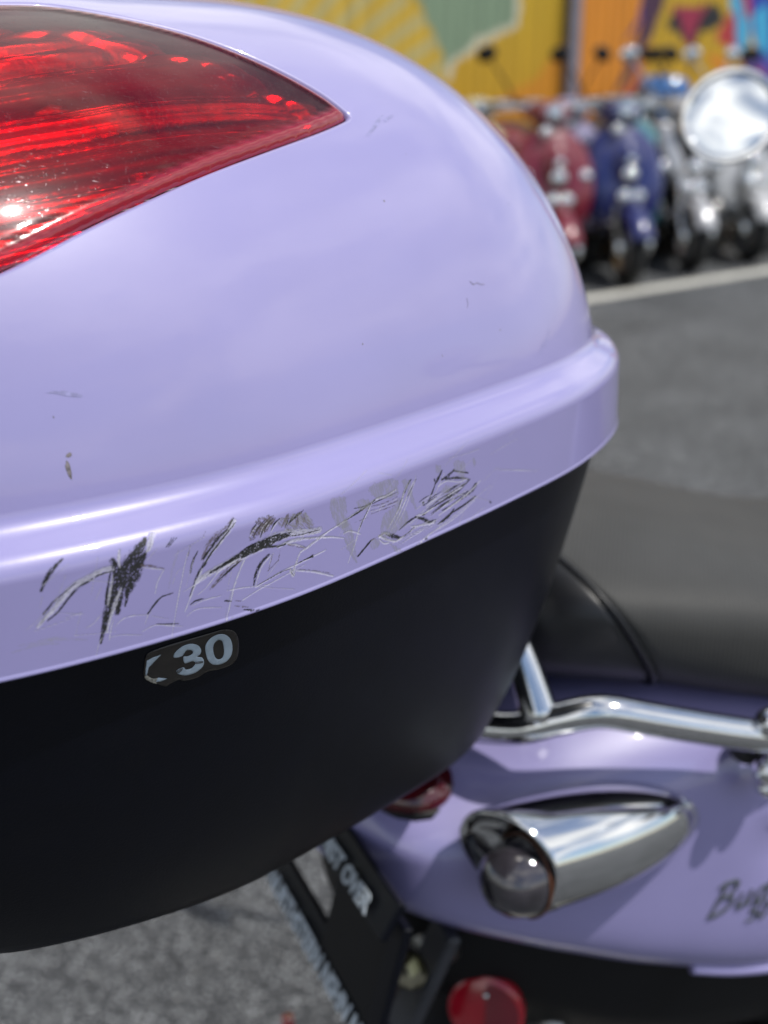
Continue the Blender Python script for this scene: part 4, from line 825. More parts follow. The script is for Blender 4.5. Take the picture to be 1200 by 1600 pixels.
# badge lettering, raised 1 mm on the cowl
def badge(paths, org, sc, w, slant=.32):
    pcs = []
    for p in paths:
        Lp, Rp = stroke(p, w, 0); V = []
        for X in (Lp, Rp):
            for a_, b_ in X:
                u = org[0]+(a_+b_*slant)*sc; z = org[1]+b_*sc+ (u-org[0])*org[2]; V.append((u, cowl_y(u, z)-.0012, z))
        n = len(Lp); V += [(x, y+.0016, z) for x, y, z in V]
        q = [(i, i+1, n+i+1, n+i) for i in range(n-1)]+[(i, 2*n+i, 2*n+i+1, i+1) for i in range(n-1)]+[(n+i, n+i+1, 3*n+i+1, 3*n+i) for i in range(n-1)]+[(0, n, 3*n, 2*n), (n-1, 3*n-1, 4*n-1, 2*n-1)]
        pcs.append((V, q))
    return pcs
GL = {'B': [[(.0, 0), (.12, .5), (.22, 1.0)], [(-.05, .92), (.2, 1.04), (.55, 1.0), (.62, .82), (.5, .6), (.18, .52)], [(.18, .52), (.55, .5), (.66, .3), (.5, .08), (.2, -.02), (-.06, .0)]],
      'u': [[(0, .5), (-.04, .2), (.08, 0), (.26, .12), (.36, .5)], [(.36, .5), (.34, .1), (.44, .03)]],
      'd': [[(.36, .42), (.18, .5), (0, .28), (.06, .02), (.24, .04), (.38, .3)], [(.48, 1.0), (.38, .5), (.36, .1), (.46, .03)]],
      'y': [[(0, .5), (-.02, .2), (.1, .06), (.28, .2), (.36, .5)], [(.36, .5), (.28, 0), (.1, -.4), (-.06, -.36)]],
      '5': [[(.5, 1), (.12, 1), (.05, .58), (.35, .62), (.5, .35), (.35, .04), (0, .06)]], '0': [[(.3, 1), (.06, .75), (.06, .25), (.3, 0), (.54, .25), (.54, .75), (.3, 1)]]}
x = 0; pcs = []
for ch, adv in (('B', .80), ('u', .52), ('d', .62), ('d', .62), ('y', .5)):
    pcs += badge([[(a_+x, b_) for a_, b_ in p] for p in GL[ch]], (.478, .6955, .02), .0235, [.07, .13, .09]); x += adv*1.22
mp_('badge_name', pcs, GREY_LETTER, smooth=False)
x = 0; pcs = []
for ch in '50': pcs += badge([[(a_+x, b_) for a_, b_ in p] for p in GL[ch]], (.511, .681, .02), .0125, [.10, .16, .10]); x += .72
mp_('badge_number', pcs, GREY_LETTER, smooth=False)
# licence plate frame, open on its left half, lettering on both rails
def lettering(txt, size, bold=.012):
    cu = bpy.data.curves.new('t', 'FONT'); cu.body = txt; cu.size = size; cu.offset = bold*size; cu.extrude = .0004; cu.align_x = 'LEFT'
    ob = bpy.data.objects.new('t', cu); COL.objects.link(ob); me = bpy.data.meshes.new_from_object(ob); bpy.data.objects.remove(ob); bpy.data.curves.remove(cu); return me
pf = mp_('plate_frame', [box((.236, near(-.66), .775), (.006, .255, .026), rot=Matrix.Rotation(R_(30), 3, 'Y')), box((.229, near(-.66), .684), (.006, .255, .026), rot=Matrix.Rotation(R_(30), 3, 'Y')), box((.234, near(-.536), .73), (.006, .016, .085), rot=Matrix.Rotation(R_(14), 3, 'Y')), box((.224, near(-.785), .73), (.008, .016, .085), rot=Matrix.Rotation(R_(14), 3, 'Y'))], BLACK_PL, smooth=False)
mp_('plate_backing', [box((.236, near(-.585), .728), (.004, .085, .078), rot=Matrix.Rotation(R_(14), 3, 'Y'))], DARK_PL, pf, smooth=False)
for txt, u_, z_, v0, sz in (('MIST OVER', .230, .769, -.628, .0155), ('NURTHSTERN NSHN NEW O', .222, .677, -.722, .0165)):
    me = lettering(txt, sz, .03)
    M = Matrix(((0, .50, -.866, u_-U0-.0045), (-1, 0, 0, near(v0)), (0, .866, .50, z_+.002), (0, 0, 0, 1)))
    me.transform(M); o = link('frame_lettering', me, WHITE_INK, pf, smooth=False)
# strut, bolt, link and round reflectors below the cowl
mp_('plate_strut', [box((.262, near(-.59), .625), (.010, .026, .20), rot=Matrix.Rotation(R_(20), 3, 'Y')@Matrix.Rotation(R_(6), 3, 'X'))], mat('strut_paint', (.035, .037, .045), .4, noise=(30, .2)), smooth=False)
mp_('bolt', [lathe([(-.001, 0), (-.001, .014), (.002, .014), (.002, .009), (.008, .0085), (.009, .006), (.009, 0)], (.268, near(-.585), .690), (-.8, -.6, .1), 6), lathe([(-.003, 0), (-.003, .0155), (0, .0155)], (.268, near(-.585), .690), (-.8, -.6, .1), 24)], ZINC, auto=30)
mp_('reflector_bracket', [tube([(.285, near(-.59), .692), (.300, near(-.60), .684), (.320, near(-.62), .660), (.345, near(-.635), .630)], [.013, .011, .008, .009], 12, 5), lathe([(-.012, .018), (.004, .022)], (.350, near(-.625), .620), (-.75, -.62, .15), 20)], STEEL)
def round_reflector(c, ax, k=1.):
    ax = np.array(ax)/np.linalg.norm(ax)
    r = mp_('round_reflector', [lathe([(0, .0), (0, .0275*k), (.007, .0275*k), (.009, .025*k), (.010, 0)], c, ax, 40)], RED_REFL, auto=40)
    # inner half prism field
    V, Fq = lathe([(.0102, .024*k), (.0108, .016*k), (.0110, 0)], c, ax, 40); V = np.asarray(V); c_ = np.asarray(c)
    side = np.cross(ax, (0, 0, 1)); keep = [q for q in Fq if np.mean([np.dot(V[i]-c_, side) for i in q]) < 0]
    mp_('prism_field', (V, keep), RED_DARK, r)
    mp_('reflector_screw', ellipsoid(c_+ax*.012+np.array([0, 0, .018]), (.0022, .0022, .0022), 1, 12, 8), CHROME, r)
round_reflector((.342, near(-.605), .615), (-.60, -.80, .12))
round_reflector((.240, near(-.742), .500), (-.95, .25, .05), .8)
# front of the scooter
mp_('floorboard', [loft([(.86, 0, .34, .04, .12, .7), (.95, 0, .30, .03, .17, .6), (1.12, 0, .30, .03, .17, .6), (1.22, 0, .32, .03, .12, .7)], Az, By, 32, 5)], DARK_PL)
mp_('frame_spine', [loft([(.78, 0, .50, .10, .11, .8), (.86, 0, .42, .08, .10, .8), (.96, 0, .345, .04, .08, .8), (1.15, 0, .34, .03, .07, .8)], Az, By, 32, 5)], DARK_PL)
mp_('leg_shield', [loft([(1.20, 0, .32, .04, .14, .8), (1.24, 0, .42, .06, .21, .75), (1.23, 0, .58, .07, .225, .7), (1.17, 0, .75, .07, .20, .75), (1.13, 0, .88, .05, .12, .9), (1.12, 0, .93, .03, .07, 1)], Ax, By, 40, 6)], PAINT)
mp_('front_fender', [arc_sweep((1.36, 0, .215), .245, R_(20), R_(165), [(-.05, -.075), (-.012, -.065), (.006, -.035), (.012, 0), (.006, .035), (-.012, .065), (-.05, .075)])], PAINT, fix=False).modifiers.new('thickness', 'SOLIDIFY').thickness = .006
mp_('fork', [tube([(1.36, s*.07, .215), (1.29, s*.075, .42), (1.22, s*.05, .58)], [.02, .02, .024], 12, 4) for s in (-1, 1)], STEEL)
mp_('headset', [ellipsoid((1.10, 0, .975), (.11, .13, .07), .85, 40, 20)], PAINT)
hl = mp_('headlight', [lathe([(-.04, .04), (0, .068), (.015, .074), (.024, .070), (.024, .06)], (1.17, 0, .965), (.97, 0, -.1), 36)], CHROME)
mp_('headlight_glass', [lathe([(.016, .064), (.026, .056), (.036, .036), (.042, 0)], (1.17, 0, .965), (.97, 0, -.1), 36)], MATS['headlight_glass'], hl)
hb = mp_('handlebar', [tube([(.98, -.34, 1.00), (1.04, -.18, 1.01), (1.06, 0, .99), (1.04, .18, 1.01), (.98, .34, 1.00)], .0125, 14)], CHROME)
for s in (-1, 1):
    mp_('grip', [tube([(1.01, s*.245, 1.005), (.975, s*.35, 1.0)], .018, 14, 1)], RUBBER, hb)
    mp_('brake_lever', [tube([(1.08, s*.18, 1.0), (1.06, s*.27, .99), (1.02, s*.35, .98)], [.008, .006, .007], 8)], CHROME, hb)
# round chrome mirrors
def mirror(s, c, nrm):
    n = np.array(nrm, float); n /= np.linalg.norm(n); R0 = .0500
    mr = mp_('mirror', [lathe([(-.016, 0), (-.015, .018), (-.009, .034), (-.001, R0-.0015), (.003, R0), (.0055, R0-.0015), (.0058, R0-.0060), (.003, R0-.0085)], c, n, 56)], CHROME, auto=50)
    pr = [(.0034+.0032*(1-(r/(R0-.0085))**2), r) for r in np.linspace(R0-.0085, 0, 14)]
    mp_('mirror_glass', [lathe(pr, c, n, 56)], mat('mirror_glass', (.93, .95, .95), .07, metal=1, noise=(18, .04), rvar=(14, .08)), mr)
    c = np.array(c); b0 = c-n*.014
    mp_('mirror_stem', [tube([b0+np.array([0, -s*.0, 0]), b0+np.array([.03, -s*.025, -.02]), (1.0, s*.26, 1.10), (1.03, s*.20, 1.03)], [.0075, .0065, .006, .006], 14, 6)], CHROME, mr)
mirror(1, (.852, .350, 1.193), (-.685, -.652, .35))
mirror(-1, (1.02, -.43, 1.19), (-.62, .10, .56))
# ------------------------------------------------------------------ the scratched top case
CV = -.60; C0 = np.array([.13, 0.]); ZR = .90
o3 = F*C0[0]+RT*CV
tcase = tag(empty('top_case', (o3[0], o3[1], ZR), HEAD), 'lavender and black top case with red lens, scratched rim and torn sticker', 'top case')
def plan(n):
    c = np.array([(-.12,0),(-.118,.09),(-.104,.165),(-.06,.225),(-.01,.2475),(.0227,.250),(.0706,.243),(.124,.228),(.183,.201),(.246,.169),(.300,.138),(.345,.099),(.371,.06),(.382,.025),(.384,0)])
    full = np.vstack([c, [(a, -b) for a, b in c[-2:0:-1]]]); o = cr_pts(full, 60, closed=True)
    oo = np.vstack([o, o[:1]]); d = np.r_[0, np.cumsum(np.linalg.norm(np.diff(oo, axis=0), axis=1))]
    s = np.linspace(0, d[-1], n, endpoint=False); q = np.stack([np.interp(s, d, oo[:, k]) for k in (0, 1)], -1)
    k = np.fft.fftfreq(n, d[-1]/n)*2*np.pi; z = np.fft.ifft(np.fft.fft(q[:, 0]+1j*q[:, 1])*np.exp(-.5*(k*.012)**2))
    return np.stack([z.real, z.imag], -1)
NP = 3200; PER = 1.5980238; PQ = plan(NP); PS = np.arange(NP)/NP*PER
t_ = np.roll(PQ, -1, 0)-np.roll(PQ, 1, 0); t_ /= np.linalg.norm(t_, axis=1)[:, None]; PN = np.stack([t_[:, 1], -t_[:, 0]], -1)
if (PN*(PQ-PQ.mean(0))).sum() < 0: PN = -PN
def plan_at(s, off=0.):
    s = np.mod(s, PER); g = lambda A: np.stack([np.interp(s, np.r_[PS, PER], np.r_[A[:, k], A[0, k]]) for k in (0, 1)], -1)
    return g(PQ)+g(PN)*np.asarray(off)[..., None] if np.ndim(off) else g(PQ)+g(PN)*off
def loc3(q, z): return np.stack([q[..., 0]-C0[0], -q[..., 1], np.broadcast_to(z, q.shape[:-1])-ZR], -1)
def dome_raw(s, th):
    Hd, m1, m2, cu, cv, ins, z0 = .1599, .6262, 1.0199, -.0279, -.0189, .016, 1.119
    b = plan_at(s, -ins); a = np.maximum(np.cos(th), 1e-6)**m1; h = np.sin(th)**m2
    c = np.array([.12, 0.])+np.array([cu, cv])*h[..., None]
    return loc3(c+(b-np.array([.12, 0.]))*a[..., None], z0+Hd*h)
def dome_n(s, th):
    e = .0008; th = np.clip(th, .0005, 1.53)
    a = dome_raw(s+e, th)-dome_raw(s-e, th); t2 = np.clip(th-.004, 0, None); b = dome_raw(s, th+.004)-dome_raw(s, t2)
    n = np.cross(a, b); n /= np.linalg.norm(n, axis=-1)[..., None]+1e-12
    ref = dome_raw(s, th)-np.array([0, 0, .15]); sg = np.sign((n*ref).sum(-1)); return n*sg[..., None]
def dome(s, th, off=0.):
    s = np.asarray(s, float); th = np.asarray(th, float); return dome_raw(s, th)+dome_n(s, th)*(np.asarray(off)[..., None] if np.ndim(off) else off)
def base_t(s, t, off=0.):
    """lower shell: t = 0 under the rim, 1 at the bottom edge; the floor drops towards the front"""
    t = t+0*np.asarray(s, float); u = plan_at(s)[..., 0]
    o = -.008-.0328*t-.0123*t**3.95-.0093*t*np.clip((u-.15)/.2, 0, 1.2)
    return loc3(plan_at(s, o+off), 1.07-.1512*t-.1383*t*(u-.1)-off*.22)
def base(s, z, off=0.):
    s = np.asarray(s, float); z = np.asarray(z, float); u = plan_at(s)[..., 0]; return base_t(s, (1.07-z)/(.1512+.1383*(u-.1)), off)
TS = .16                                                        # theta -> metres in the flat working plane
def cdt(pts, edges):
    r = geometry.delaunay_2d_cdt([Vector(p) for p in pts], edges, [], 0, 1e-7)
    return np.array([tuple(v) for v in r[0]]), [tuple(f) for f in r[2]], r[3]
def patch(outline, step, holes=(), inner=None):
    """triangulated flat patch inside outline, minus holes: (pts, tris)"""
    O = [np.asarray(outline, float)]+[np.asarray(h, float) for h in holes]; pts = []; ed = []
    for P in O:
        Q = []
        for i in range(len(P)):
            a, b = P[i], P[(i+1) % len(P)]; n = max(1, int(np.linalg.norm(b-a)/step))
            Q += [a+(b-a)*k/n for k in range(n)]
        k0 = len(pts); pts += Q; ed += [(k0+i, k0+(i+1) % len(Q)) for i in range(len(Q))]
    B = np.array(pts); lo, hi = O[0].min(0), O[0].max(0)
    gx, gy = np.meshgrid(np.arange(lo[0], hi[0], step), np.arange(lo[1], hi[1], step), indexing='ij'); g = np.stack([gx.ravel(), gy.ravel()], -1)
    k = inpoly(g[:, 0], g[:, 1], O[0])
    for h in O[1:]: k &= ~inpoly(g[:, 0], g[:, 1], h)
    g = g[k]
    if len(g):
        dd = np.concatenate([np.min(np.hypot(x[:, None, 0]-B[None, :, 0], x[:, None, 1]-B[None, :, 1]), 1) for x in np.array_split(g, max(1, len(g)*len(B)//2000000+1))]); g = g[dd > step*.45]
    V, T, _ = cdt(list(pts)+[tuple(x) for x in g], ed)
    c = np.array([V[list(t)].mean(0) for t in T]); k = inpoly(c[:, 0], c[:, 1], O[0])
    for h in O[1:]: k &= ~inpoly(c[:, 0], c[:, 1], h)
    return V, [t for t, a in zip(T, k) if a]
def polydist(p, P):
    P = np.asarray(P); out = np.full(len(p), 9.)
    for i in range(len(P)):
        a, b = P[i], P[(i+1) % len(P)]; ab = b-a; t = np.clip(((p-a)@ab)/(ab@ab+1e-12), 0, 1); out = np.minimum(out, np.linalg.norm(p-a-t[:, None]*ab, axis=1))
    return out
# --- lens outline in (s, theta): wraps round the back, pointed on each side
up = [(.0, 1.02), (.12, 1.06), (.24, 1.13), (.32, 1.195), (.3684, 1.224), (.4034, 1.224), (.4338, 1.196), (.4662, 1.150), (.4932, 1.098), (.513, 1.042), (.530, .978), (.544, .912), (.556, .840), (.5612, .790), (.5630, .760)]
lo = [(.5612, .742), (.552, .728), (.5316, .704), (.4974, .668), (.4554, .620), (.423, .573), (.396, .526), (.3744, .480), (.357, .444), (.32, .38), (.26, .33), (.16, .29), (.0, .275)]
half = cr_pts([(a, b*TS) for a, b in up+lo], 5)
OUT = np.vstack([half, [(-a, b) for a, b in half[-2:0:-1]]])
def inset(P, d):
    t = np.roll(P, -1, 0)-np.roll(P, 1, 0); t /= np.linalg.norm(t, axis=1)[:, None]+1e-12; n = np.stack([t[:, 1], -t[:, 0]], -1)
    Q = P+n*d
    if not inpoly(Q[:1, 0]*1, Q[:1, 1]*1, P)[0]: Q = P-n*d
    if d < 0: Q = P-(Q-P) if inpoly(Q[:1, 0], Q[:1, 1], P)[0] else Q
    return Q
# --- dome
NS = 640; ds = PER/NS; sI = (np.arange(NS)-NS//2)*ds; TH = np.concatenate([np.linspace(0, 1.5, 92), [1.53, 1.555]]); M = len(TH)
GS, GT = np.meshgrid(sI, TH, indexing='ij'); V = np.stack([GS, GT], -1).reshape(-1, 2)
i0, i1 = NS//2-236, NS//2+236; j0, j1 = 12, 84
Q = grid_quads(NS, M, True, False); qi = np.repeat(np.arange(NS), M-1); qj = np.tile(np.arange(M-1), NS)
Q = Q[~((qi >= i0) & (qi < i1) & (qj >= j0) & (qj < j1))]
bi, bj = np.meshgrid(np.arange(i0, i1+1), np.arange(j0, j1+1), indexing='ij'); ids = (bi*M+bj).ravel(); bp = np.stack([V[ids, 0], V[ids, 1]*TS], -1)
isb = (bi.ravel() == i0) | (bi.ravel() == i1) | (bj.ravel() == j0) | (bj.ravel() == j1)
keep = isb | (~inpoly(bp[:, 0], bp[:, 1], OUT) & (polydist(bp, OUT) > .0011))
ids = ids[keep]; bp = bp[keep]; nO = len(OUT)
cv, ct, orig = cdt([tuple(p) for p in OUT]+[tuple(p) for p in bp], [(i, (i+1) % nO) for i in range(nO)])
cc_ = np.array([cv[list(t)].mean(0) for t in ct]); kk = ~inpoly(cc_[:, 0], cc_[:, 1], OUT)
V = np.vstack([V, np.stack([cv[:, 0], cv[:, 1]/TS], -1)]); base_id = NS*M
remap = {}
for k, o_ in enumerate(orig):
    if o_:
        m0 = min(o_)
        remap[k] = int(ids[m0-nO]) if m0 >= nO else base_id+k
    else: remap[k] = base_id+k
tris = [tuple(remap[i] for i in t) for t, a in zip(ct, kk) if a]
P3 = dome(V[:, 0], V[:, 1]); N3 = dome_n(V[:, 0], V[:, 1]); N3[V[:, 1] > 1.5] = (0, 0, 1)
top = [tuple(i*M+M-1 for i in range(NS))]
faces = [tuple(q) for q in Q]+tris+top
used = np.zeros(len(V), bool)
for f in faces: used[list(f)] = True
nid = np.cumsum(used)-1
me = mesh(P3[used], [tuple(int(nid[i]) for i in f) for f in faces]); fixn(me)
lid = link('lid', me, PAINT, tcase); me.normals_split_custom_set_from_vertices([tuple(n) for n in N3[used]])
if (np.array(me.polygons[0].normal)*N3[used][me.polygons[0].vertices[0]]).sum() < 0: me.flip_normals()
# --- lens recess, lens, reflector
def strip(rings, close=True):
    n = len(rings[0]); return np.concatenate(rings), [tuple(q) for q in grid_quads(len(rings), n, False, close)]
ring = lambda d, off: (lambda P: dome(P[:, 0], P[:, 1]/TS, off))(inset(OUT, d) if d else OUT)
part('lens_bevel', strip([ring(0, 0.), ring(.0006, -.0002), ring(.0013, -.0009), ring(.0018, -.0022)]), PAINT, tcase)
part('lens_gasket', strip([ring(.0018, -.0022), ring(.0019, -.007), ring(.0040, -.012)]), DARK_PL, tcase)
LO = inset(OUT, .0022)
m = bpy.data.materials.new('red_lens'); m.use_nodes = True; nt = m.node_tree; nt.nodes.clear(); N = lambda t: nt.nodes.new(t); Lk = nt.links.new
o_ = N('ShaderNodeOutputMaterial'); tr = N('ShaderNodeBsdfTransparent'); tr.inputs[0].default_value = (.80, .005, .022, 1)
gl = N('ShaderNodeBsdfGlossy'); gl.inputs['Roughness'].default_value = .035; gl.inputs[0].default_value = (1, 1, 1, 1)
hz = N('ShaderNodeBsdfGlossy'); hz.inputs['Roughness'].default_value = .22; hz.inputs[0].default_value = (.85, .75, .80, 1)
df = N('ShaderNodeBsdfDiffuse'); df.inputs[0].default_value = (.42, .012, .045, 1)
fr_ = N('ShaderNodeFresnel'); fr_.inputs['IOR'].default_value = 1.38
t0 = N('ShaderNodeTexCoord')
# fine swirl marks: stretched noise in several directions
def scratch(rot, sc, thr):
    mp1 = N('ShaderNodeMapping'); mp1.inputs['Rotation'].default_value = rot; mp1.inputs['Scale'].default_value = sc; Lk(t0.outputs['Object'], mp1.inputs[0])
    ns = N('ShaderNodeTexNoise'); ns.inputs['Scale'].default_value = 1; ns.inputs['Detail'].default_value = 2; ns.inputs['Distortion'].default_value = .25; Lk(mp1.outputs[0], ns.inputs[0])
    r = N('ShaderNodeMapRange'); r.inputs[1].default_value = thr; r.inputs[2].default_value = thr+.05; Lk(ns.outputs['Fac'], r.inputs[0]); return r.outputs[0], ns.outputs['Fac']
a1, n1 = scratch((.3, .5, .2), (2600, 160, 700), .66); a2, n2 = scratch((1.1, .2, 1.3), (180, 2400, 900), .67); a3, n3 = scratch((.6, 1.2, .7), (900, 900, 900), .69)
mx1 = N('ShaderNodeMath'); mx1.operation = 'MAXIMUM'; Lk(a1, mx1.inputs[0]); Lk(a2, mx1.inputs[1])
mx2 = N('ShaderNodeMath'); mx2.operation = 'MAXIMUM'; Lk(mx1.outputs[0], mx2.inputs[0]); Lk(a3, mx2.inputs[1])
bu = N('ShaderNodeBump'); bu.inputs['Distance'].default_value = .00035; Lk(mx2.outputs[0], bu.inputs['Height']); Lk(bu.outputs[0], hz.inputs['Normal'])
bu2 = N('ShaderNodeBump'); bu2.inputs['Distance'].default_value = .00002; Lk(mx2.outputs[0], bu2.inputs['Height']); Lk(bu2.outputs[0], gl.inputs['Normal'])
big = N('ShaderNodeTexNoise'); big.inputs['Scale'].default_value = 22; big.inputs['Detail'].default_value = 6; Lk(t0.outputs['Object'], big.inputs[0])
bmr = N('ShaderNodeMapRange'); bmr.inputs[1].default_value = .3; bmr.inputs[2].default_value = .75; bmr.inputs[3].default_value = .03; bmr.inputs[4].default_value = .16; Lk(big.outputs['Fac'], bmr.inputs[0])
ms1 = N('ShaderNodeMixShader'); Lk(bmr.outputs[0], ms1.inputs[0]); Lk(tr.outputs[0], ms1.inputs[1]); Lk(df.outputs[0], ms1.inputs[2])
hf = N('ShaderNodeMath'); hf.operation = 'MULTIPLY_ADD'; hf.inputs[1].default_value = .10; hf.inputs[2].default_value = .004; Lk(mx2.outputs[0], hf.inputs[0])
ms2 = N('ShaderNodeMixShader'); Lk(hf.outputs[0], ms2.inputs[0]); Lk(ms1.outputs[0], ms2.inputs[1]); Lk(hz.outputs[0], ms2.inputs[2])
ms3 = N('ShaderNodeMixShader'); Lk(fr_.outputs[0], ms3.inputs[0]); Lk(ms2.outputs[0], ms3.inputs[1]); Lk(gl.outputs[0], ms3.inputs[2]); Lk(ms3.outputs[0], o_.inputs[0])
ea = N('ShaderNodeAttribute'); ea.attribute_name = 'edge'; ep = N('ShaderNodeBsdfPrincipled'); ep.inputs['Base Color'].default_value = (.30, .004, .020, 1); ep.inputs['Roughness'].default_value = .16; ep.inputs['Coat Weight'].default_value = 1
ms4 = N('ShaderNodeMixShader'); em = N('ShaderNodeMath'); em.operation = 'MULTIPLY'; em.inputs[1].default_value = .85; Lk(ea.outputs['Fac'], em.inputs[0]); Lk(em.outputs[0], ms4.inputs[0]); Lk(ms3.outputs[0], ms4.inputs[1]); Lk(ep.outputs[0], ms4.inputs[2]); Lk(ms4.outputs[0], o_.inputs[0])
LENS_M = m
pv, pt = patch(LO, .0018)
dd = polydist(pv, LO); off = .0004-.0026*np.exp(-(dd/.0012)**2)+.0006*np.exp(-((dd-.005)/.0016)**2)
P3 = dome(pv[:, 0], pv[:, 1]/TS, off); cen = np.array([dd[list(t)].mean() for t in pt])
me = mesh(P3, pt); fixn(me); lens = link('tail_lens', me, LENS_M, tcase)
at = me.attributes.new('edge', 'FLOAT', 'POINT'); at.data.foreach_set('value', np.clip((.0058-dd)/.0014, 0, 1).astype(np.float32))
# stepped reflector behind the lens
rs = np.arange(-.585, .5851, .0022); rt = np.arange(.23, 1.29, .0040)
GS, GT = np.meshgrid(rs, rt, indexing='ij'); Z0 = dome_raw(GS, GT)[..., 2]+ZR
sw = Z0+.016*np.sin(GS*9)+.05*abs(GS)
ph = (sw/.0135) % 1.0; stp = np.where(ph < .72, ph/.72, (1-ph)/.28)
row = np.floor(sw/.0135)
wav = vnoise((GS+1)*24+row*3.3+7, GT*3+7, 11)
off = -.013+.0055*np.sin(np.pi*ph)+.0012*np.sin(np.pi*((sw/.0045) % 1.0))-.002*wav
deep = polydist(np.stack([GS.ravel(), GT.ravel()*TS], -1), OUT).reshape(GS.shape); ins_ = inpoly(GS, GT*TS, OUT)
off = np.where(ins_, off*np.clip(deep/.012, .75, 1), -.016)
RP = dome(GS, GT, off)
me = quads_mesh(RP.reshape(-1, 3), grid_quads(*GS.shape))
RM = bpy.data.materials.new('lamp_reflector'); RM.use_nodes = True; nt = RM.node_tree; b = nt.nodes['Principled BSDF']
b.inputs['Base Color'].default_value = (.85, .8, .8, 1); b.inputs['Roughness'].default_value = .24
a_ = nt.nodes.new('ShaderNodeAttribute'); a_.attribute_name = 'silver'; nt.links.new(a_.outputs['Fac'], b.inputs['Metallic'])
mc = nt.nodes.new('ShaderNodeMix'); mc.data_type = 'RGBA'; mc.inputs[6].default_value = (.02, .018, .02, 1); mc.inputs[7].default_value = (.92, .88, .88, 1); nt.links.new(a_.outputs['Fac'], mc.inputs['Factor']); nt.links.new(mc.outputs[2], b.inputs['Base Color'])
tn = nt.nodes.new('ShaderNodeTexCoord'); nz = nt.nodes.new('ShaderNodeTexNoise'); nz.inputs['Scale'].default_value = 160; nt.links.new(tn.outputs['Object'], nz.inputs[0])
bn = nt.nodes.new('ShaderNodeBump'); bn.inputs['Distance'].default_value = .00035; nt.links.new(nz.outputs['Fac'], bn.inputs['Height']); nt.links.new(bn.outputs[0], b.inputs['Normal'])
sil = np.clip((vnoise((GS+1)*5+row*5+3, GT*2+row+3, 21) > .36)*.8*(((row*7) % 5) != 2)+.2, 0, 1)
at = me.attributes.new('silver', 'FLOAT', 'POINT'); at.data.foreach_set('value', sil.ravel().astype(np.float32))
link('lamp_reflector', me, RM, tcase)
for s_, t__ in ((.33, .85), (-.33, .85)):
    part('bulb', [ellipsoid(dome(np.array(s_), np.array(t__), -.013), (.009, .009, .009), 1, 20, 12)], mat('bulb_glass', (.7, .6, .6), .1, coat=1), tcase)

# --- rim with every scratch pressed and printed into its surface
face = [(-.0000-.0010*t, 1.0722+.0288*t) for t in np.linspace(0, 1, 117)]
rnd = [(-.0105+.0095*math.cos(a), 1.1010+.0095*math.sin(a)) for a in np.linspace(0, R_(66), 34)[1:]]
prof = [(-.014, 1.0722), (-.010, 1.0714), (-.003, 1.0702), (-.0012, 1.0703), (.0003, 1.0706), (.0005, 1.0712), (.0002, 1.0718)]+face+rnd+[(-.0082, 1.1105), (-.0098, 1.1113), (-.0115, 1.1122), (-.0131, 1.1134), (-.0144, 1.1148), (-.0153, 1.1164), (-.0158, 1.1179), (-.0160, 1.1192)]
prof = np.array(prof)
sf = np.concatenate([np.arange(-.80, .31, .004), np.arange(.312, .585, .00030), np.arange(.588, .797, .004)])
sf = sf[sf < PER-.80-.002]
S2, PI = np.meshgrid(sf, np.arange(len(prof)), indexing='ij'); OF = prof[PI, 0]; ZZ = prof[PI, 1]
arc = np.r_[0, np.cumsum(np.linalg.norm(np.diff(prof, axis=0), axis=1))]; k0 = 7
hm = (arc-arc[k0])*1000+2.2                                      # height along the face in mm above the lower edge
X = (S2-.3)*1000; Y = hm[PI]+X*0
Cc = np.zeros(X.shape+(3,)); Al = np.zeros(X.shape); Dp = np.zeros(X.shape)
ia, ib = np.searchsorted(sf, .312), np.searchsorted(sf, .585)
gran = np.random.default_rng(4).random(X.shape)
gran = (gran+np.roll(gran, 1, 0)+np.roll(gran, 1, 1))/3
KC = dict(k=(.010, .010, .011), w=(.45, .44, .52), n=(.085, .065, .062), g=(.25, .25, .27))
def lay(sl_, a, col, dep=0.):
    a = np.clip(a, 0, 1); Cc[sl_] = Cc[sl_]*(1-a[..., None])+np.array(col)*a[..., None]; Al[sl_] = Al[sl_]+(1-Al[sl_])*a; Dp[sl_] += dep
rs_ = np.random.default_rng(8)
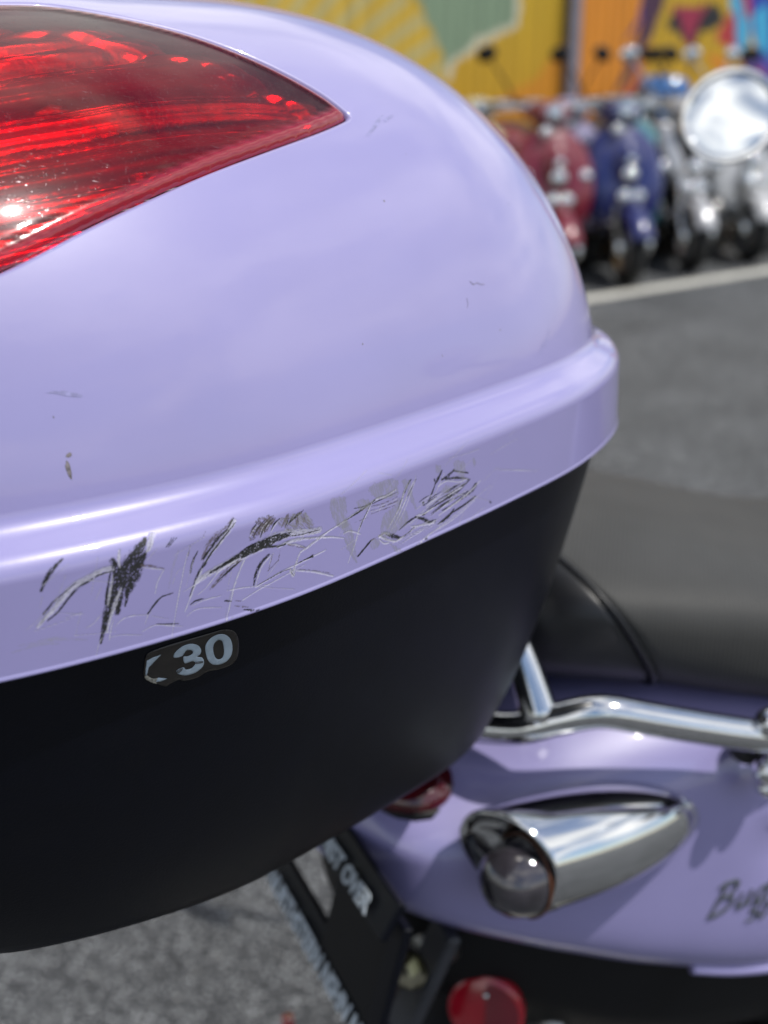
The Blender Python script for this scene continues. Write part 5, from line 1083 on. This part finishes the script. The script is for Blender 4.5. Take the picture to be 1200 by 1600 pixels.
for li, line in enumerate(MARKS.strip().splitlines()):
    t = line.split(); kd = t[0]; w = np.array([float(x) for x in t[1:4]]); P = np.array([float(x) for x in t[4:]]).reshape(-1, 2)
    P = cr_pts(P, 10); n = len(P); ww = np.interp(np.linspace(0, 1, n), [0, .5, 1], w)*(.21+.0004*P[:, 0])*(.58 if kd == 'k' else .47)
    pad = ww.max()*1.4+.6; x0, x1 = P[:, 0].min()-pad, P[:, 0].max()+pad; y0, y1 = P[:, 1].min()-pad, P[:, 1].max()+pad
    xa, xb = np.searchsorted(X[:, 0], x0), np.searchsorted(X[:, 0], x1); ya, yb = np.searchsorted(hm, y0), np.searchsorted(hm, y1)
    if xb-xa < 2 or yb-ya < 2 or xa < ia: continue
    sl_ = (slice(xa, xb), slice(ya, yb)); gx, gy = X[sl_], Y[sl_]
    D = (gx[..., None]-P[:, 0])**2+(gy[..., None]-P[:, 1])**2; k = D.argmin(-1)
    T = np.gradient(P, axis=0); T /= np.linalg.norm(T, axis=1)[:, None]+1e-9
    L_ = np.r_[0, np.cumsum(np.linalg.norm(np.diff(P, axis=0), axis=1))]
    dx, dy = gx-P[k, 0], gy-P[k, 1]; per = dx*-T[k, 1]+dy*T[k, 0]; al = L_[k]+dx*T[k, 0]+dy*T[k, 1]
    over = np.maximum(np.maximum(-al, al-L_[-1]), 0); dist = np.hypot(np.abs(per), over*1.0)
    hw = np.maximum(ww[k], .10); q = dist/hw
    nz = vnoise(al*1.1+li*3.1+40, per*4.5+li+40, 31+li % 7, 2); fine = vnoise(gx*3.2+9, gy*3.2+9, 77, 2)
    edge = np.clip((1.15-q+(nz-.5)*.8)*2.2, 0, 1); big_ = w.max() > 3
    if kd == 'k': a = edge*np.clip((nz*.55+fine*.35+gran[sl_]*.55-(.45 if big_ else .27))*6, 0, 1); dep = -.00005*edge
    elif kd == 'w': a = edge*np.clip((nz*.8+gran[sl_]*.5-.22)*2.0, 0, .82); dep = -.00011*np.exp(-(q*1.1)**2)+.00004*np.exp(-((q-1.3)/.35)**2)
    elif kd == 'n': a = edge*np.clip((nz+gran[sl_]*.3-.45)*3.2, 0, .85); dep = -.00002*edge
    else: a = edge*np.clip((nz-.25)*1.2, 0, .42); dep = 0
    col = KC[kd]
    if kd == 'w' and big_:
        sh_ = np.clip((vnoise(al*.9+li, per*7+50, 91, 2)-.52)*9, 0, 1); lay(sl_, a, col, dep); lay(sl_, a*sh_*.75, (.10, .10, .11))
    else: lay(sl_, a, col, dep)
HAZY2 = [[118.0,28.8,120.6,32.6,123.8,34.2,128.8,33.4,129.4,31.6,125.2,28.6,119.2,27.0],[130.8,30.8,134.2,31.8,141.8,31.2,145.4,27.8,146.8,23.8,140.4,25.4,134.0,26.6]]
for hi_, p in enumerate(HAZY+HAZY2):
    P = np.array(p).reshape(-1, 2); wob = (vnoise(X*.9, Y*.9, 60+hi_)-.5)*1.2; x0, x1 = P[:, 0].min()-1, P[:, 0].max()+1
    xa, xb = np.searchsorted(X[:, 0], x0), np.searchsorted(X[:, 0], x1); sl_ = (slice(xa, xb), slice(0, X.shape[1]))
    Pc = cr_pts(P, 5, closed=True); k = inpoly(X[sl_]+wob[sl_], Y[sl_]+wob[sl_], Pc)
    st_ = vnoise((X+Y*.3)[sl_]*3.2+20, (Y-X*.3)[sl_]*.5+20, 71+hi_, 3)
    if hi_ >= len(HAZY): st_ = vnoise((X*.75+Y*.75)[sl_]*4+20, (Y-X)[sl_]*.35+40, 71+hi_, 3); lay(sl_, k*np.clip((st_-.42)*4.5, 0, .85), (.075, .06, .06) if hi_ == len(HAZY) else (.16, .15, .15))
    else: lay(sl_, k*np.clip((st_-.22)*1.6, .12, .62), (.20, .20, .205))
# chipped paint along the lower lip
lip = (hm < 2.9)[None, :]*(vnoise(X*.55+3, Y*.2+3, 15) > .60)*(gran > .36)*((X > -60) & (X < 190))*(hm > 1.9)[None, :]
lip2 = (PI < 5) & (vnoise(X*.5+3, Y*0, 16) > .56)
lay((slice(None), slice(None)), np.where((lip & (hm[None, :] < 1.55)) & (PI > 5), .85, 0.), (.03, .03, .035))
P3 = loc3(plan_at(S2, OF+Dp), ZZ)
me = quads_mesh(P3.reshape(-1, 3), grid_quads(*S2.shape, True, False))
at = me.attributes.new('marks', 'FLOAT_COLOR', 'POINT')
buf = np.concatenate([np.where(Al[..., None] > 1e-4, Cc/np.maximum(Al[..., None], 1e-4), 0), Al[..., None]], -1).astype(np.float32); at.data.foreach_set('color', buf.reshape(-1, 4).ravel())
RIMM = PAINT.copy(); RIMM.name = 'scratched_lavender_paint'; nt = RIMM.node_tree; b = nt.nodes['Principled BSDF']
a_ = nt.nodes.new('ShaderNodeAttribute'); a_.attribute_name = 'marks'
src = b.inputs['Base Color'].links[0].from_socket; mc = nt.nodes.new('ShaderNodeMix'); mc.data_type = 'RGBA'
nt.links.new(src, mc.inputs[6]); nt.links.new(a_.outputs['Color'], mc.inputs[7]); nt.links.new(a_.outputs['Alpha'], mc.inputs['Factor']); nt.links.new(mc.outputs[2], b.inputs['Base Color'])
f1 = nt.nodes.new('ShaderNodeMath'); f1.operation = 'MULTIPLY_ADD'; f1.inputs[1].default_value = -.85; f1.inputs[2].default_value = .9; nt.links.new(a_.outputs['Alpha'], f1.inputs[0]); nt.links.new(f1.outputs[0], b.inputs['Coat Weight'])
f2 = nt.nodes.new('ShaderNodeMath'); f2.operation = 'MULTIPLY_ADD'; f2.inputs[1].default_value = .25; f2.inputs[2].default_value = .35; nt.links.new(a_.outputs['Alpha'], f2.inputs[0]); nt.links.new(f2.outputs[0], b.inputs['Roughness'])
rim = link('rim', me, RIMM, tcase)
me.calc_loop_triangles()
c_ = me.polygons[0]
import bmesh
fixn(me)
# --- black lower shell
sb = (np.arange(480)/480)*PER; rows = [loc3(plan_at(sb, -.0082), 1.0722)]+[base_t(sb, t) for t in np.linspace(0, 1, 40)]
lastr = rows[-1].copy(); cb_ = lastr.mean(0)
for f_, dz in ((.985, .0035), (.965, .006), (.93, .0078), (.85, .009), (.6, .010)): r_ = cb_+(lastr-cb_)*f_; r_[:, 2] = lastr[:, 2]*f_+cb_[2]*(1-f_)-dz; rows.append(r_)
cenr = rows[-1].mean(0); rows.append(rows[-1]*.02+cenr*.98)
V, Fq = strip(rows); Fq = list(Fq)+[tuple(range(len(V)-480, len(V)))]
part('lower_shell', (V, Fq), BLACK_PL, tcase)
part('seal', strip([loc3(plan_at(sb, -.0078), 1.0712), loc3(plan_at(sb, -.0072), 1.0702), loc3(plan_at(sb, -.0078), 1.0690)]), RUBBER, tcase)
# --- torn sticker
bs = lambda P, off: base(.38+np.asarray(P)[:, 0]*.001, 1.07+np.asarray(P)[:, 1]*.001, off)
def sticker_piece(outline, holes, name, m, parent, off, sm=4, step=1.0):
    O = cr_pts(outline, sm, closed=True); H_ = [cr_pts(h, sm, closed=True) for h in holes]
    v, t = patch(O, step, H_); top_ = bs(v, off); me = mesh(top_, t); fixn(me)
    o = link(name, me, m, parent); s = o.modifiers.new('thickness', 'SOLIDIFY'); s.thickness = .00012; s.offset = -1; return o
STK_M = mat('sticker_film', (.021, .017, .014), .38, coat=.2, noise=(160, .35), dirt=(220, (.006, .006, .010), .8))
stk = sticker_piece([(.3,-12.9),(.8,-8.7),(2.6,-6.9),(10.2,-6.3),(18.6,-6.5),(27.3,-6.8),(31.5,-7.1),(35.9,-9.2),(38.3,-13.1),(39.1,-18.4),(38.2,-22.6),(35.1,-24.0),(30.4,-23.9),(25.8,-23.2),(21.4,-24.4),(16.1,-23.7),(14.3,-22.6),(11.0,-23.0),(8.9,-23.6),(5.5,-21.3),(2.9,-18.9),(.4,-16.1)], [], 'sticker', STK_M, tcase, .0003)
INK = mat('sticker_digits', (.42, .50, .57), .42, noise=(250, .12))
tag(sticker_piece([(11.7,-12.2),(11.9,-10.3),(14.5,-8.6),(17.9,-8.5),(21.0,-10.2),(22.4,-12.6),(22.1,-14.3),(21.0,-15.0),(23.1,-16.1),(24.0,-18.2),(23.4,-20.3),(20.6,-21.7),(16.9,-21.5),(13.8,-19.9),(13.0,-18.1),(15.6,-17.7),(16.7,-19.0),(19.1,-19.2),(20.5,-17.6),(19.1,-16.2),(16.1,-16.1),(15.4,-13.2),(17.3,-13.5),(19.1,-12.9),(18.5,-11.4),(16.3,-10.8),(14.7,-12.6)], [], 'digit', INK, stk, .00045, 5, .8), None)
sticker_piece([(24.1,-11.9),(25.6,-9.2),(28.7,-8.3),(31.9,-9.2),(34.5,-11.8),(35.9,-15.7),(35.8,-19.2),(33.9,-21.4),(30.6,-21.7),(27.4,-20.3),(25.2,-17.0)], [[(27.4,-12.8),(28.1,-11.2),(29.7,-10.8),(31.2,-11.9),(32.1,-14.9),(32.4,-17.8),(31.6,-19.3),(30.0,-19.2),(28.6,-17.7),(27.7,-15.2)]], 'digit', INK, stk, .00045, 5, .8)
sticker_piece([(1.2,-10.1),(3.4,-9.5),(6.5,-9.3),(3.9,-11.4),(1.9,-13.2),(1.4,-16.0),(.8,-16.2),(.9,-13.1)], [], 'letter_fragment', INK, stk, .00045, 1, .8)
sticker_piece([(5.6,-18.7),(9.3,-20.3),(6.9,-20.7),(4.6,-20.2)], [], 'letter_fragment', INK, stk, .00045, 1, .8)
TORN = mat('torn_paper', (.34, .32, .27), .7, noise=(900, .6), bump=(900, .0002))
sticker_piece([(.5,-16.3),(1.6,-16.4),(3.0,-17.9),(4.4,-18.6),(5.6,-18.9),(4.9,-20.0),(5.4,-21.2),(3.6,-20.1),(2.2,-18.9),(1.0,-17.7)], [], 'torn_edge', TORN, stk, .0005, 2, .6)
sticker_piece([(20.6,-17.0),(23.2,-17.5),(23.5,-18.3),(21.6,-18.1),(20.4,-17.7)], [], 'torn_edge', mat('rubbed_print', (.10, .11, .12), .6, noise=(500, .5)), stk, .0006, 2, .5)
sticker_piece([(13.0,-18.1),(15.3,-17.7),(14.8,-18.9),(13.5,-19.4)], [], 'torn_edge', MATS['rubbed_print'], stk, .0006, 2, .5)
# --- chips and scuffs on the lid
def lid_mark(name, pts, m, off=.00008, sm=3, step=.0012):
    O = cr_pts([(a, b*TS) for a, b in pts], sm, closed=True); v, t = patch(O, step); me = mesh(dome(v[:, 0], v[:, 1]/TS, off), t); fixn(me); return link(name, me, m, tcase)
def blob(s, th, rs_a, rt_a, ang=0., n=9, seed=0, jag=.35):
    rg = random.Random(seed); out = []
    for k in range(n):
        a = 2*math.pi*k/n; r = 1+rg.uniform(-jag, jag); x = r*rs_a*math.cos(a); y = r*rt_a*math.sin(a)
        out.append((s+x*math.cos(ang)-y*math.sin(ang), th+(x*math.sin(ang)+y*math.cos(ang))/TS))
    return out
CHIP = mat('paint_chip', (.16, .14, .15), .6, noise=(800, .5)); SMUDGE = mat('grey_smudge', (.235, .225, .41), .5, noise=(400, .25))
lid_mark('paint_chip', blob(.3642, .064, .0009, .0028, .1, 10, 1), CHIP, step=.0006)
lid_mark('paint_chip', blob(.3654, .094, .0009, .0007, 0, 7, 2), CHIP, step=.0005)
for s_, t__, a_, b_, g_ in ((.3700, .212, .0045, .0006, -.3), (.3668, .216, .003, .0004, -.2), (.5760, .722, .012, .0008, .35), (.5900, .740, .007, .0006, .25), (.6282, .066, .005, .0005, .7), (.622, .052, .004, .0004, .7)):
    lid_mark('scuff_mark', blob(s_, t__, a_, b_, g_, 12, int(s_*999)), SMUDGE, step=.0008)
def hair(pts, w=.00018):
    P = cr_pts([(a, b*TS) for a, b in pts], 8); Q = dome(P[:, 0], P[:, 1]/TS, .0001); part('scuff_mark', tube(Q, w, 6, 1), CHIP, tcase)
hair([(.5796, .276), (.581, .266), (.584, .268), (.586, .262), (.589, .260)], .00010); hair([(.573, .236), (.5725, .222), (.571, .212)], .00006)
rg = random.Random(5)
for k in range(7): lid_mark('speck', blob(rg.uniform(.36, .66), rg.uniform(.03, .68), rg.uniform(.0002, .0005), rg.uniform(.0002, .0005), 0, 6, k), CHIP, step=.0005)
for o in [o for o in SC.objects if o.type == 'FONT']: bpy.data.objects.remove(o)
